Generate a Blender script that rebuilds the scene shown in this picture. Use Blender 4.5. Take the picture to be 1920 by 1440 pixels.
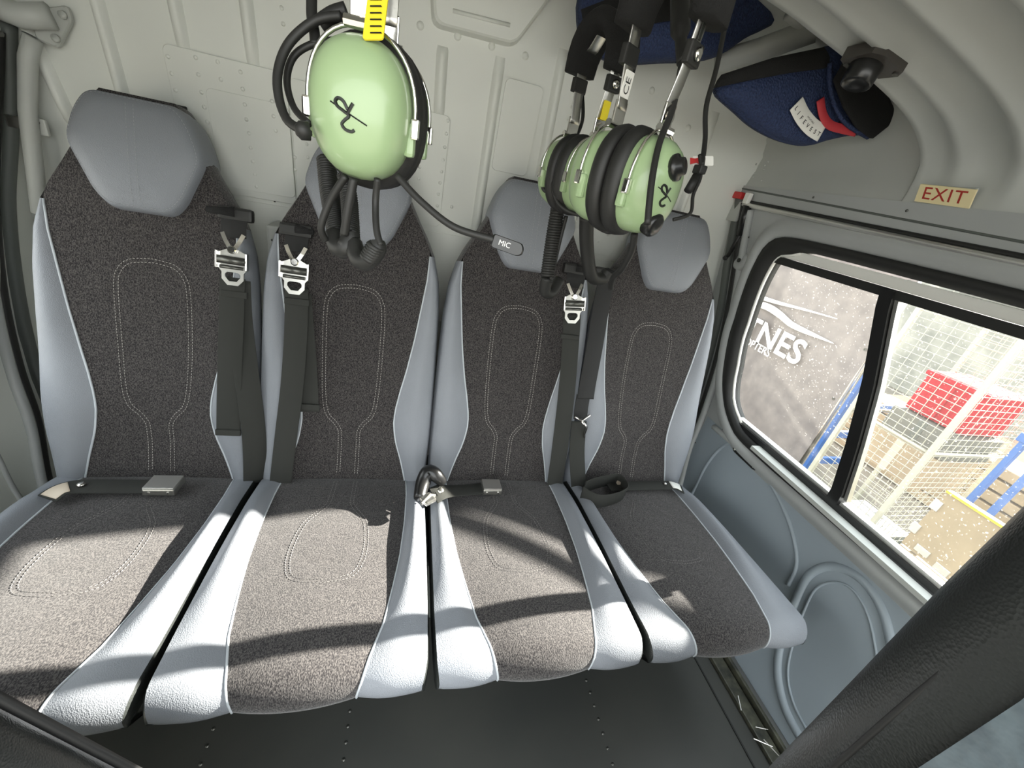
import bpy, bmesh, math, random
import numpy as np
from mathutils import Vector, Matrix

random.seed(7)
for o in list(bpy.data.objects):
    bpy.data.objects.remove(o, do_unlink=True)
scene = bpy.context.scene
COL = scene.collection

# ------------------------------------------------------------------ camera
F_PX = 757.964
CAM = np.array([0.721, -0.849, 1.064])
RM = np.array([[0.9629486943379437, -0.19388261545905833, 0.18745491056673813],
               [0.07150832223870218, -0.48664563031080205, -0.8706678990004952],
               [0.26003148256208286, 0.8518131026945259, -0.454750553770315]])
cd = bpy.data.cameras.new('camera')
cam = bpy.data.objects.new('camera', cd)
COL.objects.link(cam)
cd.sensor_width = 36.0
cd.lens = F_PX / 1920 * 36.0
cd.clip_start = 0.01
cam.matrix_world = Matrix(((RM[0][0], -RM[1][0], -RM[2][0], CAM[0]),
                           (RM[0][1], -RM[1][1], -RM[2][1], CAM[1]),
                           (RM[0][2], -RM[1][2], -RM[2][2], CAM[2]),
                           (0, 0, 0, 1)))
scene.camera = cam

# ------------------------------------------------------------------ light
SUN_DIR = Vector((2.40, 0.41, 1.0)).normalized()
world = bpy.data.worlds.new('sky')
scene.world = world
world.use_nodes = True
wn = world.node_tree.nodes
wl = world.node_tree.links
bg = wn['Background']
tc = wn.new('ShaderNodeTexCoord')
sep = wn.new('ShaderNodeSeparateXYZ')
ramp = wn.new('ShaderNodeValToRGB')
wl.new(tc.outputs['Generated'], sep.inputs[0])
wl.new(sep.outputs['Z'], ramp.inputs[0])
ramp.color_ramp.elements[0].position = 0.0
ramp.color_ramp.elements[0].color = (0.93, 0.94, 0.90, 1)
ramp.color_ramp.elements[1].position = 0.7
ramp.color_ramp.elements[1].color = (0.70, 0.76, 0.80, 1)
wl.new(ramp.outputs[0], bg.inputs[0])
bg.inputs[1].default_value = 2.8
sd = bpy.data.lights.new('sun', 'SUN')
sd.energy = 25.0
sd.angle = 0.0093
sd.color = (1.0, 0.95, 0.86)
sun = bpy.data.objects.new('sun', sd)
COL.objects.link(sun)
sun.location = (6, 2, 5)
sun.rotation_euler = SUN_DIR.to_track_quat('Z', 'Y').to_euler()
scene.view_settings.view_transform = 'Standard'
scene.view_settings.look = 'None'
scene.view_settings.gamma = 1.0
scene.view_settings.use_curve_mapping = False
scene.view_settings.exposure = 1.0

# ------------------------------------------------------------------ pixel helpers (photo pixel + known plane -> world point)
def ray(x, y):
    return RM.T @ np.array([(x - 960) / F_PX, (y - 720) / F_PX, 1.0])
def PN(x, y, n, d):
    n = np.array(n, float); r = ray(x, y)
    return CAM + (d - n @ CAM) / (n @ r) * r
def PX(x, y, v): return PN(x, y, (1, 0, 0), v)
def PY(x, y, v): return PN(x, y, (0, 1, 0), v)
def PZ(x, y, v): return PN(x, y, (0, 0, 1), v)
def PD(x, y, d): return CAM + d * ray(x, y)
def PWB(x, y, off=0.0):          # back wall plane
    return PN(x, y, (0, 1, .12), .31 + .12 * 1.05 - off)
REC = math.radians(14.93)
TIL = math.radians(5.05)
CZ = 0.30                       # height of the seat crease above the floor
def BK(x, y, n=0.0):             # plane of the seat backs, n metres in front of it
    nn = np.array([0, -math.cos(REC), math.sin(REC)])
    return PN(x, y, nn, nn @ np.array([0, 0, CZ]) + n)
def CU(x, y, n=0.0):             # plane of the seat cushions, n metres above it
    nn = np.array([0, math.sin(TIL), math.cos(TIL)])
    return PN(x, y, nn, nn @ np.array([0, 0, CZ]) + n)
WZ = np.array([-.32, -.1, .1, .22, .35, .5, .7, .8, .86, .92]) + CZ
WX = np.array([1.64, 1.72, 1.755, 1.758, 1.745, 1.72, 1.665, 1.635, 1.63, 1.625])
def Xw(z): return float(np.interp(z, WZ, WX))
def PW(x, y, off=0.0):           # curved right wall
    r = ray(x, y); lo, hi = .1, 20
    for _ in range(50):
        m = (lo + hi) / 2; q = CAM + m * r
        if q[0] > Xw(q[2]) - off: hi = m
        else: lo = m
    return CAM + lo * r

# ------------------------------------------------------------------ materials
MATS = {}
def nodes_of(name):
    m = bpy.data.materials.new(name); m.use_nodes = True
    return m, m.node_tree.nodes, m.node_tree.links, m.node_tree.nodes['Principled BSDF']
def mat(name, col, rough=.5, metal=0.0, bump=0.0, bscale=200.0, var=0.0, vscale=8.0, spec=.5, coat=0.0, kind='noise', sheen=0.0, col2=None):
    m, N, L, b = nodes_of(name)
    b.inputs['Base Color'].default_value = (*col, 1)
    b.inputs['Roughness'].default_value = rough
    b.inputs['Metallic'].default_value = metal
    b.inputs['Specular IOR Level'].default_value = spec
    b.inputs['Coat Weight'].default_value = coat
    b.inputs['Sheen Weight'].default_value = sheen
    co = N.new('ShaderNodeTexCoord')
    if var or col2:
        n = N.new('ShaderNodeTexNoise'); n.inputs['Scale'].default_value = vscale; n.inputs['Detail'].default_value = 4
        L.new(co.outputs['Object'], n.inputs['Vector'])
        r = N.new('ShaderNodeValToRGB'); L.new(n.outputs[0], r.inputs[0])
        c2 = col2 if col2 else tuple(min(1, c * (1 + var)) for c in col)
        c1 = col if col2 else tuple(c * (1 - var) for c in col)
        r.color_ramp.elements[0].position = .3; r.color_ramp.elements[1].position = .7
        r.color_ramp.elements[0].color = (*c1, 1); r.color_ramp.elements[1].color = (*c2, 1)
        L.new(r.outputs[0], b.inputs['Base Color'])
    if bump:
        if kind == 'voronoi':
            t = N.new('ShaderNodeTexVoronoi'); t.inputs['Scale'].default_value = bscale; out = t.outputs['Distance']
        elif kind == 'wave':
            t = N.new('ShaderNodeTexWave'); t.inputs['Scale'].default_value = bscale; t.bands_direction = 'DIAGONAL'; out = t.outputs[0]
        else:
            t = N.new('ShaderNodeTexNoise'); t.inputs['Scale'].default_value = bscale; t.inputs['Detail'].default_value = 3; out = t.outputs[0]
        L.new(co.outputs['Object'], t.inputs['Vector'])
        bp = N.new('ShaderNodeBump'); bp.inputs['Strength'].default_value = bump; bp.inputs['Distance'].default_value = .002
        L.new(out, bp.inputs['Height']); L.new(bp.outputs[0], b.inputs['Normal'])
    MATS[name] = m
    return m
def fabric_mat():
    m, N, L, b = nodes_of('charcoal_fabric')
    co = N.new('ShaderNodeTexCoord')
    mp = N.new('ShaderNodeMapping'); mp.inputs['Scale'].default_value = (1.0, .55, .55)
    L.new(co.outputs['Object'], mp.inputs[0])
    n = N.new('ShaderNodeTexNoise'); n.inputs['Scale'].default_value = 620; n.inputs['Detail'].default_value = 1
    L.new(mp.outputs[0], n.inputs['Vector'])
    r = N.new('ShaderNodeValToRGB'); L.new(n.outputs[0], r.inputs[0])
    r.color_ramp.elements[0].position = .38; r.color_ramp.elements[0].color = (.016, .014, .015, 1)
    r.color_ramp.elements[1].position = .66; r.color_ramp.elements[1].color = (.082, .075, .072, 1)
    L.new(r.outputs[0], b.inputs['Base Color'])
    b.inputs['Roughness'].default_value = .95; b.inputs['Specular IOR Level'].default_value = .15
    b.inputs['Sheen Weight'].default_value = .25; b.inputs['Sheen Roughness'].default_value = .5
    bp = N.new('ShaderNodeBump'); bp.inputs['Strength'].default_value = .5; bp.inputs['Distance'].default_value = .0015
    L.new(n.outputs[0], bp.inputs['Height'])
    n2 = N.new('ShaderNodeTexNoise'); n2.inputs['Scale'].default_value = 14; n2.inputs['Detail'].default_value = 2
    L.new(co.outputs['Object'], n2.inputs['Vector'])
    bp2 = N.new('ShaderNodeBump'); bp2.inputs['Strength'].default_value = .25; bp2.inputs['Distance'].default_value = .01
    L.new(n2.outputs[0], bp2.inputs['Height']); L.new(bp.outputs[0], bp2.inputs['Normal'])
    L.new(bp2.outputs[0], b.inputs['Normal'])
    return m
def glass_mat():
    m, N, L, b = nodes_of('window_glass')
    N.remove(b)
    out = [n for n in N if n.type == 'OUTPUT_MATERIAL'][0]
    tr = N.new('ShaderNodeBsdfTransparent'); tr.inputs[0].default_value = (.95, .96, .95, 1)
    gl = N.new('ShaderNodeBsdfGlossy'); gl.inputs['Roughness'].default_value = .02
    df = N.new('ShaderNodeBsdfTranslucent'); df.inputs[0].default_value = (.75, .73, .68, 1)
    co = N.new('ShaderNodeTexCoord')
    v = N.new('ShaderNodeTexNoise'); v.inputs['Scale'].default_value = 210; v.inputs['Detail'].default_value = 3
    L.new(co.outputs['Object'], v.inputs['Vector'])
    r = N.new('ShaderNodeValToRGB'); L.new(v.outputs[0], r.inputs[0])
    r.color_ramp.elements[0].position = .64; r.color_ramp.elements[0].color = (.012, .012, .012, 1)
    r.color_ramp.elements[1].position = .78; r.color_ramp.elements[1].color = (.28, .28, .28, 1)
    m1 = N.new('ShaderNodeMixShader'); L.new(r.outputs[0], m1.inputs[0])
    L.new(tr.outputs[0], m1.inputs[1]); L.new(df.outputs[0], m1.inputs[2])
    m2 = N.new('ShaderNodeMixShader'); m2.inputs[0].default_value = .04
    L.new(m1.outputs[0], m2.inputs[1]); L.new(gl.outputs[0], m2.inputs[2])
    L.new(m2.outputs[0], out.inputs[0])
    return m
fabric = fabric_mat()
glass = glass_mat()
paint = mat('cabin_paint', (.45, .462, .435), .48, bump=.08, bscale=60, var=.04, vscale=5)
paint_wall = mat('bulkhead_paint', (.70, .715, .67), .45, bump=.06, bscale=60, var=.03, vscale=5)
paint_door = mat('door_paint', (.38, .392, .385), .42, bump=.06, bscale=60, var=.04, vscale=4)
leather = mat('grey_leather', (.215, .228, .252), .48, bump=.22, bscale=560, kind='voronoi', var=.05, vscale=6, spec=.4)
pipe_m = mat('light_piping', (.46, .49, .52), .5)
thread = mat('white_thread', (.42, .40, .37), .8)
thread_sunlit = mat('sunlit_thread', (.20, .19, .18), .8)  # darker copy of the backrest thread, offsets the sunlight on the cushion stitches
thread_g = mat('grey_thread', (.33, .34, .36), .8)
black_leather = mat('black_leather', (.018, .020, .019), .36, bump=.16, bscale=520, kind='voronoi', var=.15, vscale=5)
black_trim = mat('black_trim', (.012, .012, .012), .5)
rubber = mat('black_rubber', (.014, .014, .013), .55)
rubber_gloss = mat('glossy_black_rubber', (.012, .012, .012), .28)
webbing = mat('dark_webbing', (.042, .043, .039), .8, bump=.5, bscale=420, kind='wave', spec=.2)
webbing_bk = mat('black_webbing', (.012, .012, .012), .7, bump=.3, bscale=420, kind='wave')
chrome = mat('chrome', (.80, .78, .74), .12, metal=1.0)
steel = mat('brushed_steel', (.62, .61, .57), .32, metal=1.0, bump=.05, bscale=300)
alu = mat('bare_aluminium', (.72, .71, .68), .35, metal=.9)
cup_green = mat('green_plastic', (.31, .425, .23), .34, coat=.3, var=.02, vscale=9)
yellow = mat('yellow_label', (.85, .68, .03), .5)
white = mat('white_label', (.82, .81, .76), .5)
red = mat('red_plastic', (.55, .03, .03), .45)
red_cloth = mat('red_ribbon', (.48, .035, .045), .6)
exit_cream = mat('exit_cream', (.83, .72, .42), .5)
exit_red = mat('exit_red', (.42, .03, .02), .5)
ink = mat('black_ink', (.01, .012, .01), .5)
navy = mat('navy_mesh', (.010, .018, .060), .75, bump=.9, bscale=260, kind='voronoi', col2=(.022, .042, .115), vscale=300)
velcro = mat('black_velcro', (.008, .008, .008), .95, bump=.5, bscale=600)
floor_m = mat('floor_mat', (.040, .042, .039), .45, bump=.12, bscale=18, col2=(.062, .062, .055), vscale=3)
track_m = mat('scuffed_track', (.020, .021, .018), .4, col2=(.10, .10, .07), vscale=38, bump=.3, bscale=60)
dark_box = mat('dark_grey_paint', (.10, .11, .10), .5)
sheep = mat('blue_grey_sheepskin', (.045, .060, .072), .95, bump=1.0, bscale=70, col2=(.10, .13, .145), vscale=45, sheen=.4)
cardm = mat('tan_leatherette', (.55, .46, .36), .45)
banner_m = mat('grey_vinyl', (.15, .130, .122), .55, bump=.5, bscale=9, col2=(.23, .200, .182), vscale=7)
wire_m = mat('galvanised_wire', (.40, .39, .32), .5, metal=.2)
ground_m = mat('concrete', (.15, .135, .11), .9, var=.15, vscale=6)
wood = mat('plywood', (.26, .205, .13), .8, var=.12, vscale=5, bump=.2, bscale=30)
card = mat('cardboard', (.30, .23, .15), .85, var=.1, vscale=6)
blue_m = mat('blue_steel', (.03, .10, .30), .45)
red_box_m = mat('red_crate_plastic', (.34, .010, .022), .8, spec=.15)
greyplast = mat('grey_plastic', (.12, .12, .105), .7, var=.1)
hangar = mat('pale_cladding', (.36, .36, .31), .8, col2=(.16, .17, .15), vscale=3)
amber = mat('smoked_plastic', (.05, .045, .04), .3)
dark_steel = mat('dark_steel', (.12, .12, .11), .35, metal=.8)

# ------------------------------------------------------------------ mesh helpers
def mk(name, V, F, m, parent=None, smooth=False, loc=None, kind=None):
    me = bpy.data.meshes.new(name)
    if loc is not None:
        V = [(v[0] - loc[0], v[1] - loc[1], v[2] - loc[2]) for v in V]
    me.from_pydata([tuple(map(float, v)) for v in V], [], [tuple(f) for f in F])
    me.materials.append(m)
    if smooth:
        me.polygons.foreach_set('use_smooth', [True] * len(me.polygons))
    me.validate(); me.update()
    o = bpy.data.objects.new(name, me)
    COL.objects.link(o)
    if parent is not None: o.parent = parent
    if kind: o['kind'] = kind
    return o
def thing(name, label, cat, loc=(0, 0, 0), group=None):
    o = bpy.data.objects.new(name, None); COL.objects.link(o)
    o.location = tuple(map(float, loc)); o['label'] = label; o['category'] = cat
    o.empty_display_size = .05
    if group: o['group'] = group
    return o
def tag(o, label=None, cat=None, group=None, kind=None):
    if label: o['label'] = label
    if cat: o['category'] = cat
    if group: o['group'] = group
    if kind: o['kind'] = kind
    return o
def part(t, name, VF, m, smooth=False, kind=None, sub=None):
    """mesh part of thing t; VF in world coordinates; sub = part to hang it under"""
    root = t
    while root.parent is not None: root = root.parent
    return mk(name, VF[0], VF[1], m, sub or t, smooth, loc=tuple(root.location), kind=kind)
def join(*L):
    V, F = [], []
    for v, f in L:
        b = len(V); V += [tuple(p) for p in v]; F += [tuple(i + b for i in q) for q in f]
    return V, F
def nrm(v):
    v = np.array(v, float); n = np.linalg.norm(v)
    return v / n if n > 1e-12 else v
def cat_rom(P, n=8, closed=False):
    P = [np.array(p, float) for p in P]; out = []; L = len(P)
    rng = range(L) if closed else range(L - 1)
    for i in rng:
        if closed: a, b, c, d = P[(i - 1) % L], P[i], P[(i + 1) % L], P[(i + 2) % L]
        else: a, b, c, d = P[max(i - 1, 0)], P[i], P[i + 1], P[min(i + 2, L - 1)]
        for k in range(n):
            t = k / n
            out.append(.5 * ((2 * b) + (-a + c) * t + (2 * a - 5 * b + 4 * c - d) * t * t + (-a + 3 * b - 3 * c + d) * t ** 3))
    if not closed: out.append(P[-1])
    return out
def resample(P, n, closed=False):
    P = [np.array(p, float) for p in P]
    if closed: P = P + [P[0]]
    s = [0]
    for a, b in zip(P, P[1:]): s.append(s[-1] + np.linalg.norm(b - a))
    A = np.array(P); m = n if closed else n - 1
    return [np.array([np.interp(s[-1] * k / m, s, A[:, j]) for j in range(A.shape[1])]) for k in range(n)]
def tube(path, r, n=8, closed=False, caps=True, sx=1.0):
    P = [np.array(p, float) for p in path]; m = len(P)
    R = r if hasattr(r, '__len__') else [r] * m
    T = []
    for i in range(m):
        if closed: T.append(nrm(P[(i + 1) % m] - P[i - 1]))
        else: T.append(nrm(P[min(i + 1, m - 1)] - P[max(i - 1, 0)]))
    u = nrm(np.cross(T[0], (0, 0, 1) if abs(T[0][2]) < .9 else (1, 0, 0)))
    V, F = [], []
    for i in range(m):
        u = nrm(u - T[i] * (u @ T[i])); w = np.cross(T[i], u)
        for k in range(n):
            a = 2 * math.pi * k / n
            V.append(P[i] + R[i] * (math.cos(a) * u * sx + math.sin(a) * w))
    for i in range(m if closed else m - 1):
        j = (i + 1) % m
        for k in range(n):
            F.append((i * n + k, i * n + (k + 1) % n, j * n + (k + 1) % n, j * n + k))
    if caps and not closed:
        F.append(tuple(range(n - 1, -1, -1))); F.append(tuple(range((m - 1) * n, m * n)))
    return V, F
def ribbon(path, width, thick, normal, closed=False):
    """flat strap with a slim rounded section; normal = one vector or one per point"""
    P = [np.array(p, float) for p in path]; m = len(P)
    W = width if hasattr(width, '__len__') else [width] * m
    nm = [np.array(normal, float)] * m if not hasattr(normal[0], '__len__') else [np.array(q, float) for q in normal]
    V, F = [], []; K = 8
    sec = [(-.5, -.25), (-.48, -.5), (.48, -.5), (.5, -.25), (.5, .25), (.48, .5), (-.48, .5), (-.5, .25)]
    for i in range(m):
        T = nrm(P[min(i + 1, m - 1)] - P[max(i - 1, 0)]) if not closed else nrm(P[(i + 1) % m] - P[i - 1])
        n = nrm(nm[i] - T * (nm[i] @ T)); s = np.cross(T, n)
        for a, b in sec: V.append(P[i] + s * a * W[i] + n * b * thick)
    for i in range(m if closed else m - 1):
        j = (i + 1) % m
        for k in range(K): F.append((i * K + k, i * K + (k + 1) % K, j * K + (k + 1) % K, j * K + k))
    if not closed:
        F.append(tuple(range(K - 1, -1, -1))); F.append(tuple(range((m - 1) * K, m * K)))
    return V, F
def loft(rings, closed=True, cap0=False, cap1=False):
    n = len(rings[0]); V = [tuple(p) for r in rings for p in r]; F = []
    for i in range(len(rings) - 1):
        for k in range(n if closed else n - 1):
            F.append((i * n + k, i * n + (k + 1) % n, (i + 1) * n + (k + 1) % n, (i + 1) * n + k))
    if cap0: F.append(tuple(range(n - 1, -1, -1)))
    if cap1: F.append(tuple(range((len(rings) - 1) * n, len(rings) * n)))
    return V, F
def rbox(c, size, ex=(1, 0, 0), ey=(0, 1, 0), bev=.004, seg=2):
    ex = nrm(ex); ey = np.array(ey, float); ey = nrm(ey - ex * (ey @ ex)); ez = np.cross(ex, ey)
    bm = bmesh.new(); bmesh.ops.create_cube(bm, size=1.0)
    for v in bm.verts: v.co = Vector((v.co.x * size[0], v.co.y * size[1], v.co.z * size[2]))
    if bev > 0: bmesh.ops.bevel(bm, geom=bm.edges[:], offset=min(bev, min(size) * .45), segments=seg, affect='EDGES', profile=.6)
    bm.verts.ensure_lookup_table()
    V = [np.array(c) + ex * v.co.x + ey * v.co.y + ez * v.co.z for v in bm.verts]
    F = [tuple(v.index for v in f.verts) for f in bm.faces]
    bm.free(); return V, F
def prism(poly, th, o, ex, ey, bev=.0):
    """polygon (2D) in frame (o, ex, ey) extruded th along ex x ey, centred; bev insets both faces"""
    o = np.array(o, float); ex = np.array(ex, float); ey = np.array(ey, float); ez = nrm(np.cross(ex, ey))
    p = np.array(poly, float); c = p.mean(0); n = len(p)
    def ring(s, h): return [o + ex * q[0] + ey * q[1] + ez * h for q in (c + (p - c) * s)]
    if bev > 0:
        ext = np.abs(p - c).max(); s = 1 - bev / ext
        return loft([ring(s, -th / 2), ring(1, -th / 2 + bev), ring(1, th / 2 - bev), ring(s, th / 2)], True, True, True)
    return loft([ring(1, -th / 2), ring(1, th / 2)], True, True, True)
def ringplate(outer, inner, th, o, ex, ey):
    """plate with a hole: outer and inner 2D polygons with the same count"""
    o = np.array(o, float); ex = np.array(ex, float); ey = np.array(ey, float); ez = nrm(np.cross(ex, ey))
    def ring(p, h): return [o + ex * q[0] + ey * q[1] + ez * h for q in p]
    rs = [ring(outer, -th / 2), ring(outer, th / 2), ring(inner, th / 2), ring(inner, -th / 2), ring(outer, -th / 2)]
    return loft(rs)
def lathe(prof, o, ax, n=20, up=(0, 0, 1)):
    ax = nrm(ax); u = nrm(np.cross(ax, up if abs(ax @ np.array(up)) < .9 else (1, 0, 0))); w = np.cross(ax, u); o = np.array(o, float)
    rs = [[o + ax * h + r * (math.cos(2 * math.pi * k / n) * u + math.sin(2 * math.pi * k / n) * w) for k in range(n)] for r, h in prof]
    return loft(rs, True, True, True)
def rrect(w, h, r, n=5):
    out = []
    for cx, cy, a0 in ((w / 2 - r, h / 2 - r, 0), (-w / 2 + r, h / 2 - r, 90), (-w / 2 + r, -h / 2 + r, 180), (w / 2 - r, -h / 2 + r, 270)):
        for k in range(n + 1):
            a = math.radians(a0 + 90 * k / n); out.append((cx + r * math.cos(a), cy + r * math.sin(a)))
    return out
def round_poly(P, r=.01, n=4):
    """round the corners of a 2D polygon"""
    out = []; L = len(P); P = [np.array(p, float) for p in P]
    for i in range(L):
        a, b, c = P[i - 1], P[i], P[(i + 1) % L]
        d1 = nrm(a - b); d2 = nrm(c - b); q = min(r, np.linalg.norm(a - b) * .45, np.linalg.norm(c - b) * .45)
        s, e = b + d1 * q, b + d2 * q
        for k in range(n + 1):
            t = k / n; out.append((1 - t) ** 2 * s + 2 * t * (1 - t) * b + t * t * e)
    return out
def dashes(path, on=.0036, off=.0028, w=.00050, normal=(0, 0, 1)):
    """stitches along a 3D path"""
    P = [np.array(p, float) for p in path]
    s = [0]
    for a, b in zip(P, P[1:]): s.append(s[-1] + np.linalg.norm(b - a))
    A = np.array(P); L = []
    def ev(t): return np.array([np.interp(t, s, A[:, j]) for j in range(3)])
    t = 0
    V, F = [], []
    n0 = np.array(normal, float)
    while t + on < s[-1]:
        a, b = ev(t), ev(t + on); T = nrm(b - a); sd = np.cross(T, n0) * w; u = n0 * w
        k = len(V)
        V += [a - sd, a + u, a + sd, b - sd, b + u, b + sd]
        F += [(k, k + 1, k + 4, k + 3), (k + 1, k + 2, k + 5, k + 4)]
        t += on + off
    return V, F
def text_vf(body, size, o, ex, ey, bold=0.0, align='CENTER', spacing=1.0):
    c = bpy.data.curves.new('t', 'FONT'); c.body = body; c.size = size; c.align_x = align; c.align_y = 'CENTER'
    c.offset = bold; c.space_character = spacing; c.resolution_u = 4; c.extrude = .0
    ob = bpy.data.objects.new('t', c); COL.objects.link(ob)
    dg = bpy.context.evaluated_depsgraph_get(); me = ob.evaluated_get(dg).to_mesh()
    o = np.array(o, float); ex = np.array(ex, float); ey = np.array(ey, float)
    V = [o + ex * v.co.x + ey * v.co.y for v in me.vertices]; F = [tuple(p.vertices) for p in me.polygons]
    ob.evaluated_get(dg).to_mesh_clear(); bpy.data.objects.remove(ob); bpy.data.curves.remove(c)
    return V, F
def interp(x, xs, ys): return float(np.interp(x, xs, ys))

# =================================================================== SETTING
# ---- floor
fl = mk('floor', *rbox((.80, -.55, -.02), (1.74, 1.9, .04), bev=.0), floor_m)
tag(fl, 'dark rubber cabin floor with rows of small studs', kind='structure')
riv_me = None
def dome_mesh(name, r, h, m, n=8):
    V = []; F = []
    for i, (a, b) in enumerate(((1, 0), (.8, .65), (.35, 1))):
        for k in range(n):
            t = 2 * math.pi * k / n; V.append((r * a * math.cos(t), r * a * math.sin(t), h * b))
    for i in range(2):
        for k in range(n): F.append((i * n + k, i * n + (k + 1) % n, (i + 1) * n + (k + 1) % n, (i + 1) * n + k))
    F.append(tuple(range(2 * n, 3 * n)))
    me = bpy.data.meshes.new(name); me.from_pydata(V, [], F); me.materials.append(m)
    me.polygons.foreach_set('use_smooth', [True] * len(me.polygons)); return me
stud_me = dome_mesh('floor_stud', .0035, .002, dark_steel)
def place(me, name, p, normal, parent, loc=(0, 0, 0)):
    o = bpy.data.objects.new(name, me); COL.objects.link(o); o.parent = parent
    o.location = Vector([float(p[i] - loc[i]) for i in range(3)]); o.rotation_euler = Vector(tuple(map(float, normal))).to_track_quat('Z', 'Y').to_euler()
    return o
for X in (.41, .662, 1.213):
    for k in range(8): place(stud_me, 'stud', (X, -.36 - .027 * k, 0), (0, 0, 1), fl)
for V in (1.545,):
    part(fl, 'floor_seam', rbox((V, -.6, .001), (.004, .75, .003), bev=0), rubber)
tr = mk('trim_1', *join(rbox((1.605, -.5, .006), (.035, 1.1, .012), bev=.003), rbox((1.632, -.5, .012), (.010, 1.1, .026), bev=.003)), track_m)
tag(tr, 'scuffed black sill track along the right floor edge', kind='structure')
for k, (a, b) in enumerate((((1.585, -.50), (1.60, -.47)), ((1.598, -.535), (1.63, -.545)), ((1.60, -.56), (1.618, -.60)), ((1.575, -.555), (1.612, -.575)))):
    part(tr, 'scratch', tube([(a[0], a[1], .0125), (b[0], b[1], .0125)], .0011, 5), alu)

# ---- back wall
def BWP(x, z, off=0.0): return np.array([x, .31 - .12 * (z - 1.05) - off, z])
BN = nrm((0, -1, -.12))
gx = np.linspace(-.16, 1.76, 26); gz = np.linspace(0.0, 1.46, 20)
V = [BWP(x, z) for z in gz for x in gx]; F = []
for i in range(len(gz) - 1):
    for j in range(len(gx) - 1):
        a = i * len(gx) + j; F.append((a, a + 1, a + len(gx) + 1, a + len(gx)))
wb = mk('wall_back', V, F, paint_wall, smooth=True)
tag(wb, 'pale grey ribbed bulkhead with riveted plates behind the seats', kind='structure')
def rib(x0, z0, x1, z1, w=.030, h=.014):
    n = 14; rings = []
    for i in range(n + 1):
        t = i / n; x = x0 + (x1 - x0) * t; z = z0 + (z1 - z0) * t
        e = min(1, min(t, 1 - t) * n / 2.0); e = math.sin(e * math.pi / 2)
        rings.append([BWP(x + w / 2 * s, z, -.002 if abs(s) == 1 else h * e * q) for s, q in ((-1, 0), (-.72, .15), (-.42, .9), (0, 1), (.42, .9), (.72, .15), (1, 0))])
    part(wb, 'stiffener_rib', loft(rings, False), paint_wall, True)
for a in ((.122, .95, .118, 1.46), (.250, 1.155, .246, 1.46), (.374, 1.155, .372, 1.46), (.757, 1.148, .752, 1.275), (.884, .85, .879, 1.285), (1.034, .95, 1.018, 1.33), (1.17, .95, 1.15, 1.30), (1.33, .95, 1.31, 1.32), (1.47, .95, 1.45, 1.30), (.015, .98, -.01, 1.17)):
    rib(*a)
def plate(x0, x1, z0, z1, off, r=.012, name='riveted_plate', th=.003):
    poly = [(p[0] + (x0 + x1) / 2, p[1] + (z0 + z1) / 2) for p in rrect(x1 - x0, z1 - z0, r)]
    a = [BWP(p[0], p[1], off - th) for p in poly]; b = [BWP(p[0], p[1], off - .0008) for p in poly]
    c = np.mean(poly, 0); t = [BWP(*(c + (np.array(p) - c) * .994), off) for p in poly]
    return part(wb, name, loft([a, b, t], True, False, True), paint_wall)
p1 = plate(.214, .436, .895, 1.158, .0060, th=.006)
p1b = plate(.279, .436, .91, 1.10, .0095, th=.004)
p2 = plate(.440, .785, .900, 1.152, .0060, th=.006)
p3 = plate(.899, .990, 1.062, 1.252, .006, name='access_cover', th=.006)
plate(-.02, .19, .60, .90, .003, name='lower_plate'); plate(.20, 1.60, .62, .885, .003, name='lower_plate')
plate(1.09, 1.30, .90, 1.02, .004); 
rivet_me = dome_mesh('rivet', .0042, .0022, paint_wall)
bolt_me = dome_mesh('bolt', .008, .005, paint_wall, 10)
small_me = dome_mesh('screw', .0028, .0015, dark_steel)
for q in [(315,106),(367,108),(408,116),(451,135),(322,138),(372,140),(414,149),(455,167),(329,169),(378,173),(383,201),(459,196),(389,229),(462,224),(393,257),(467,250),(470,277),(474,303),(478,327),(481,350),(510,190),(513,218),(517,245),(531,235),(533,262),(536,285),(538,311),(541,334),(543,357),(575,270),(577,295),(579,320),(580,345),(553,295),(554,318),(528,15),(531,45),(798,217),(840,226),(837,251),(834,276),(831,300),(828,322),(825,343),(822,364),(820,386),(788,291),(787,313),(785,335),(847,388),(818,405),(1073,201),(1067,225),(1081,415),(1110,438),(1125,425),(1140,440),(1122,452)]:
    place(rivet_me, 'rivet', PWB(q[0], q[1], (.0095 if (380 < q[0] < 520 and q[1] > 165) else .006) if q[1] > 80 else .0), BN, wb)
for q in [(788,48),(858,68),(922,87),(985,105),(1165,140),(1290,240),(1222,170)]:
    place(bolt_me, 'bolt', PWB(*q), BN, wb)
for q in [(952,182),(1008,196),(936,268),(990,281),(515,377),(1072,105),(1093,135)]:
    place(small_me, 'screw', PWB(*q, .004), BN, wb)
# overhead duct bump on the bulkhead
poly = round_poly([(.725, 1.30), (.905, 1.305), (.965, 1.40), (.97, 1.47), (.70, 1.47)], .02)
c = np.mean(poly, 0)
part(wb, 'duct_panel', loft([[BWP(p[0], p[1], -.002) for p in poly], [BWP(*(c + (p - c) * .96), .022) for p in poly], [BWP(*(c + (p - c) * .92), .026) for p in poly]], True, False, True), paint_wall, False)
part(wb, 'duct_ridge', tube([BWP(.765, 1.33, .026), BWP(.885, 1.335, .026)], .004, 6), paint_wall, True)
# belt anchor brackets on the bulkhead between the seats
for X in (.400, 1.205):
    part(wb, 'anchor_bracket', rbox(BWP(X, .72, .05), (.030, .10, .26), bev=.006), paint)
    for dz in (.06, .10): place(small_me, 'screw', BWP(X, .72 + dz, .101), BN, wb)

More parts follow.
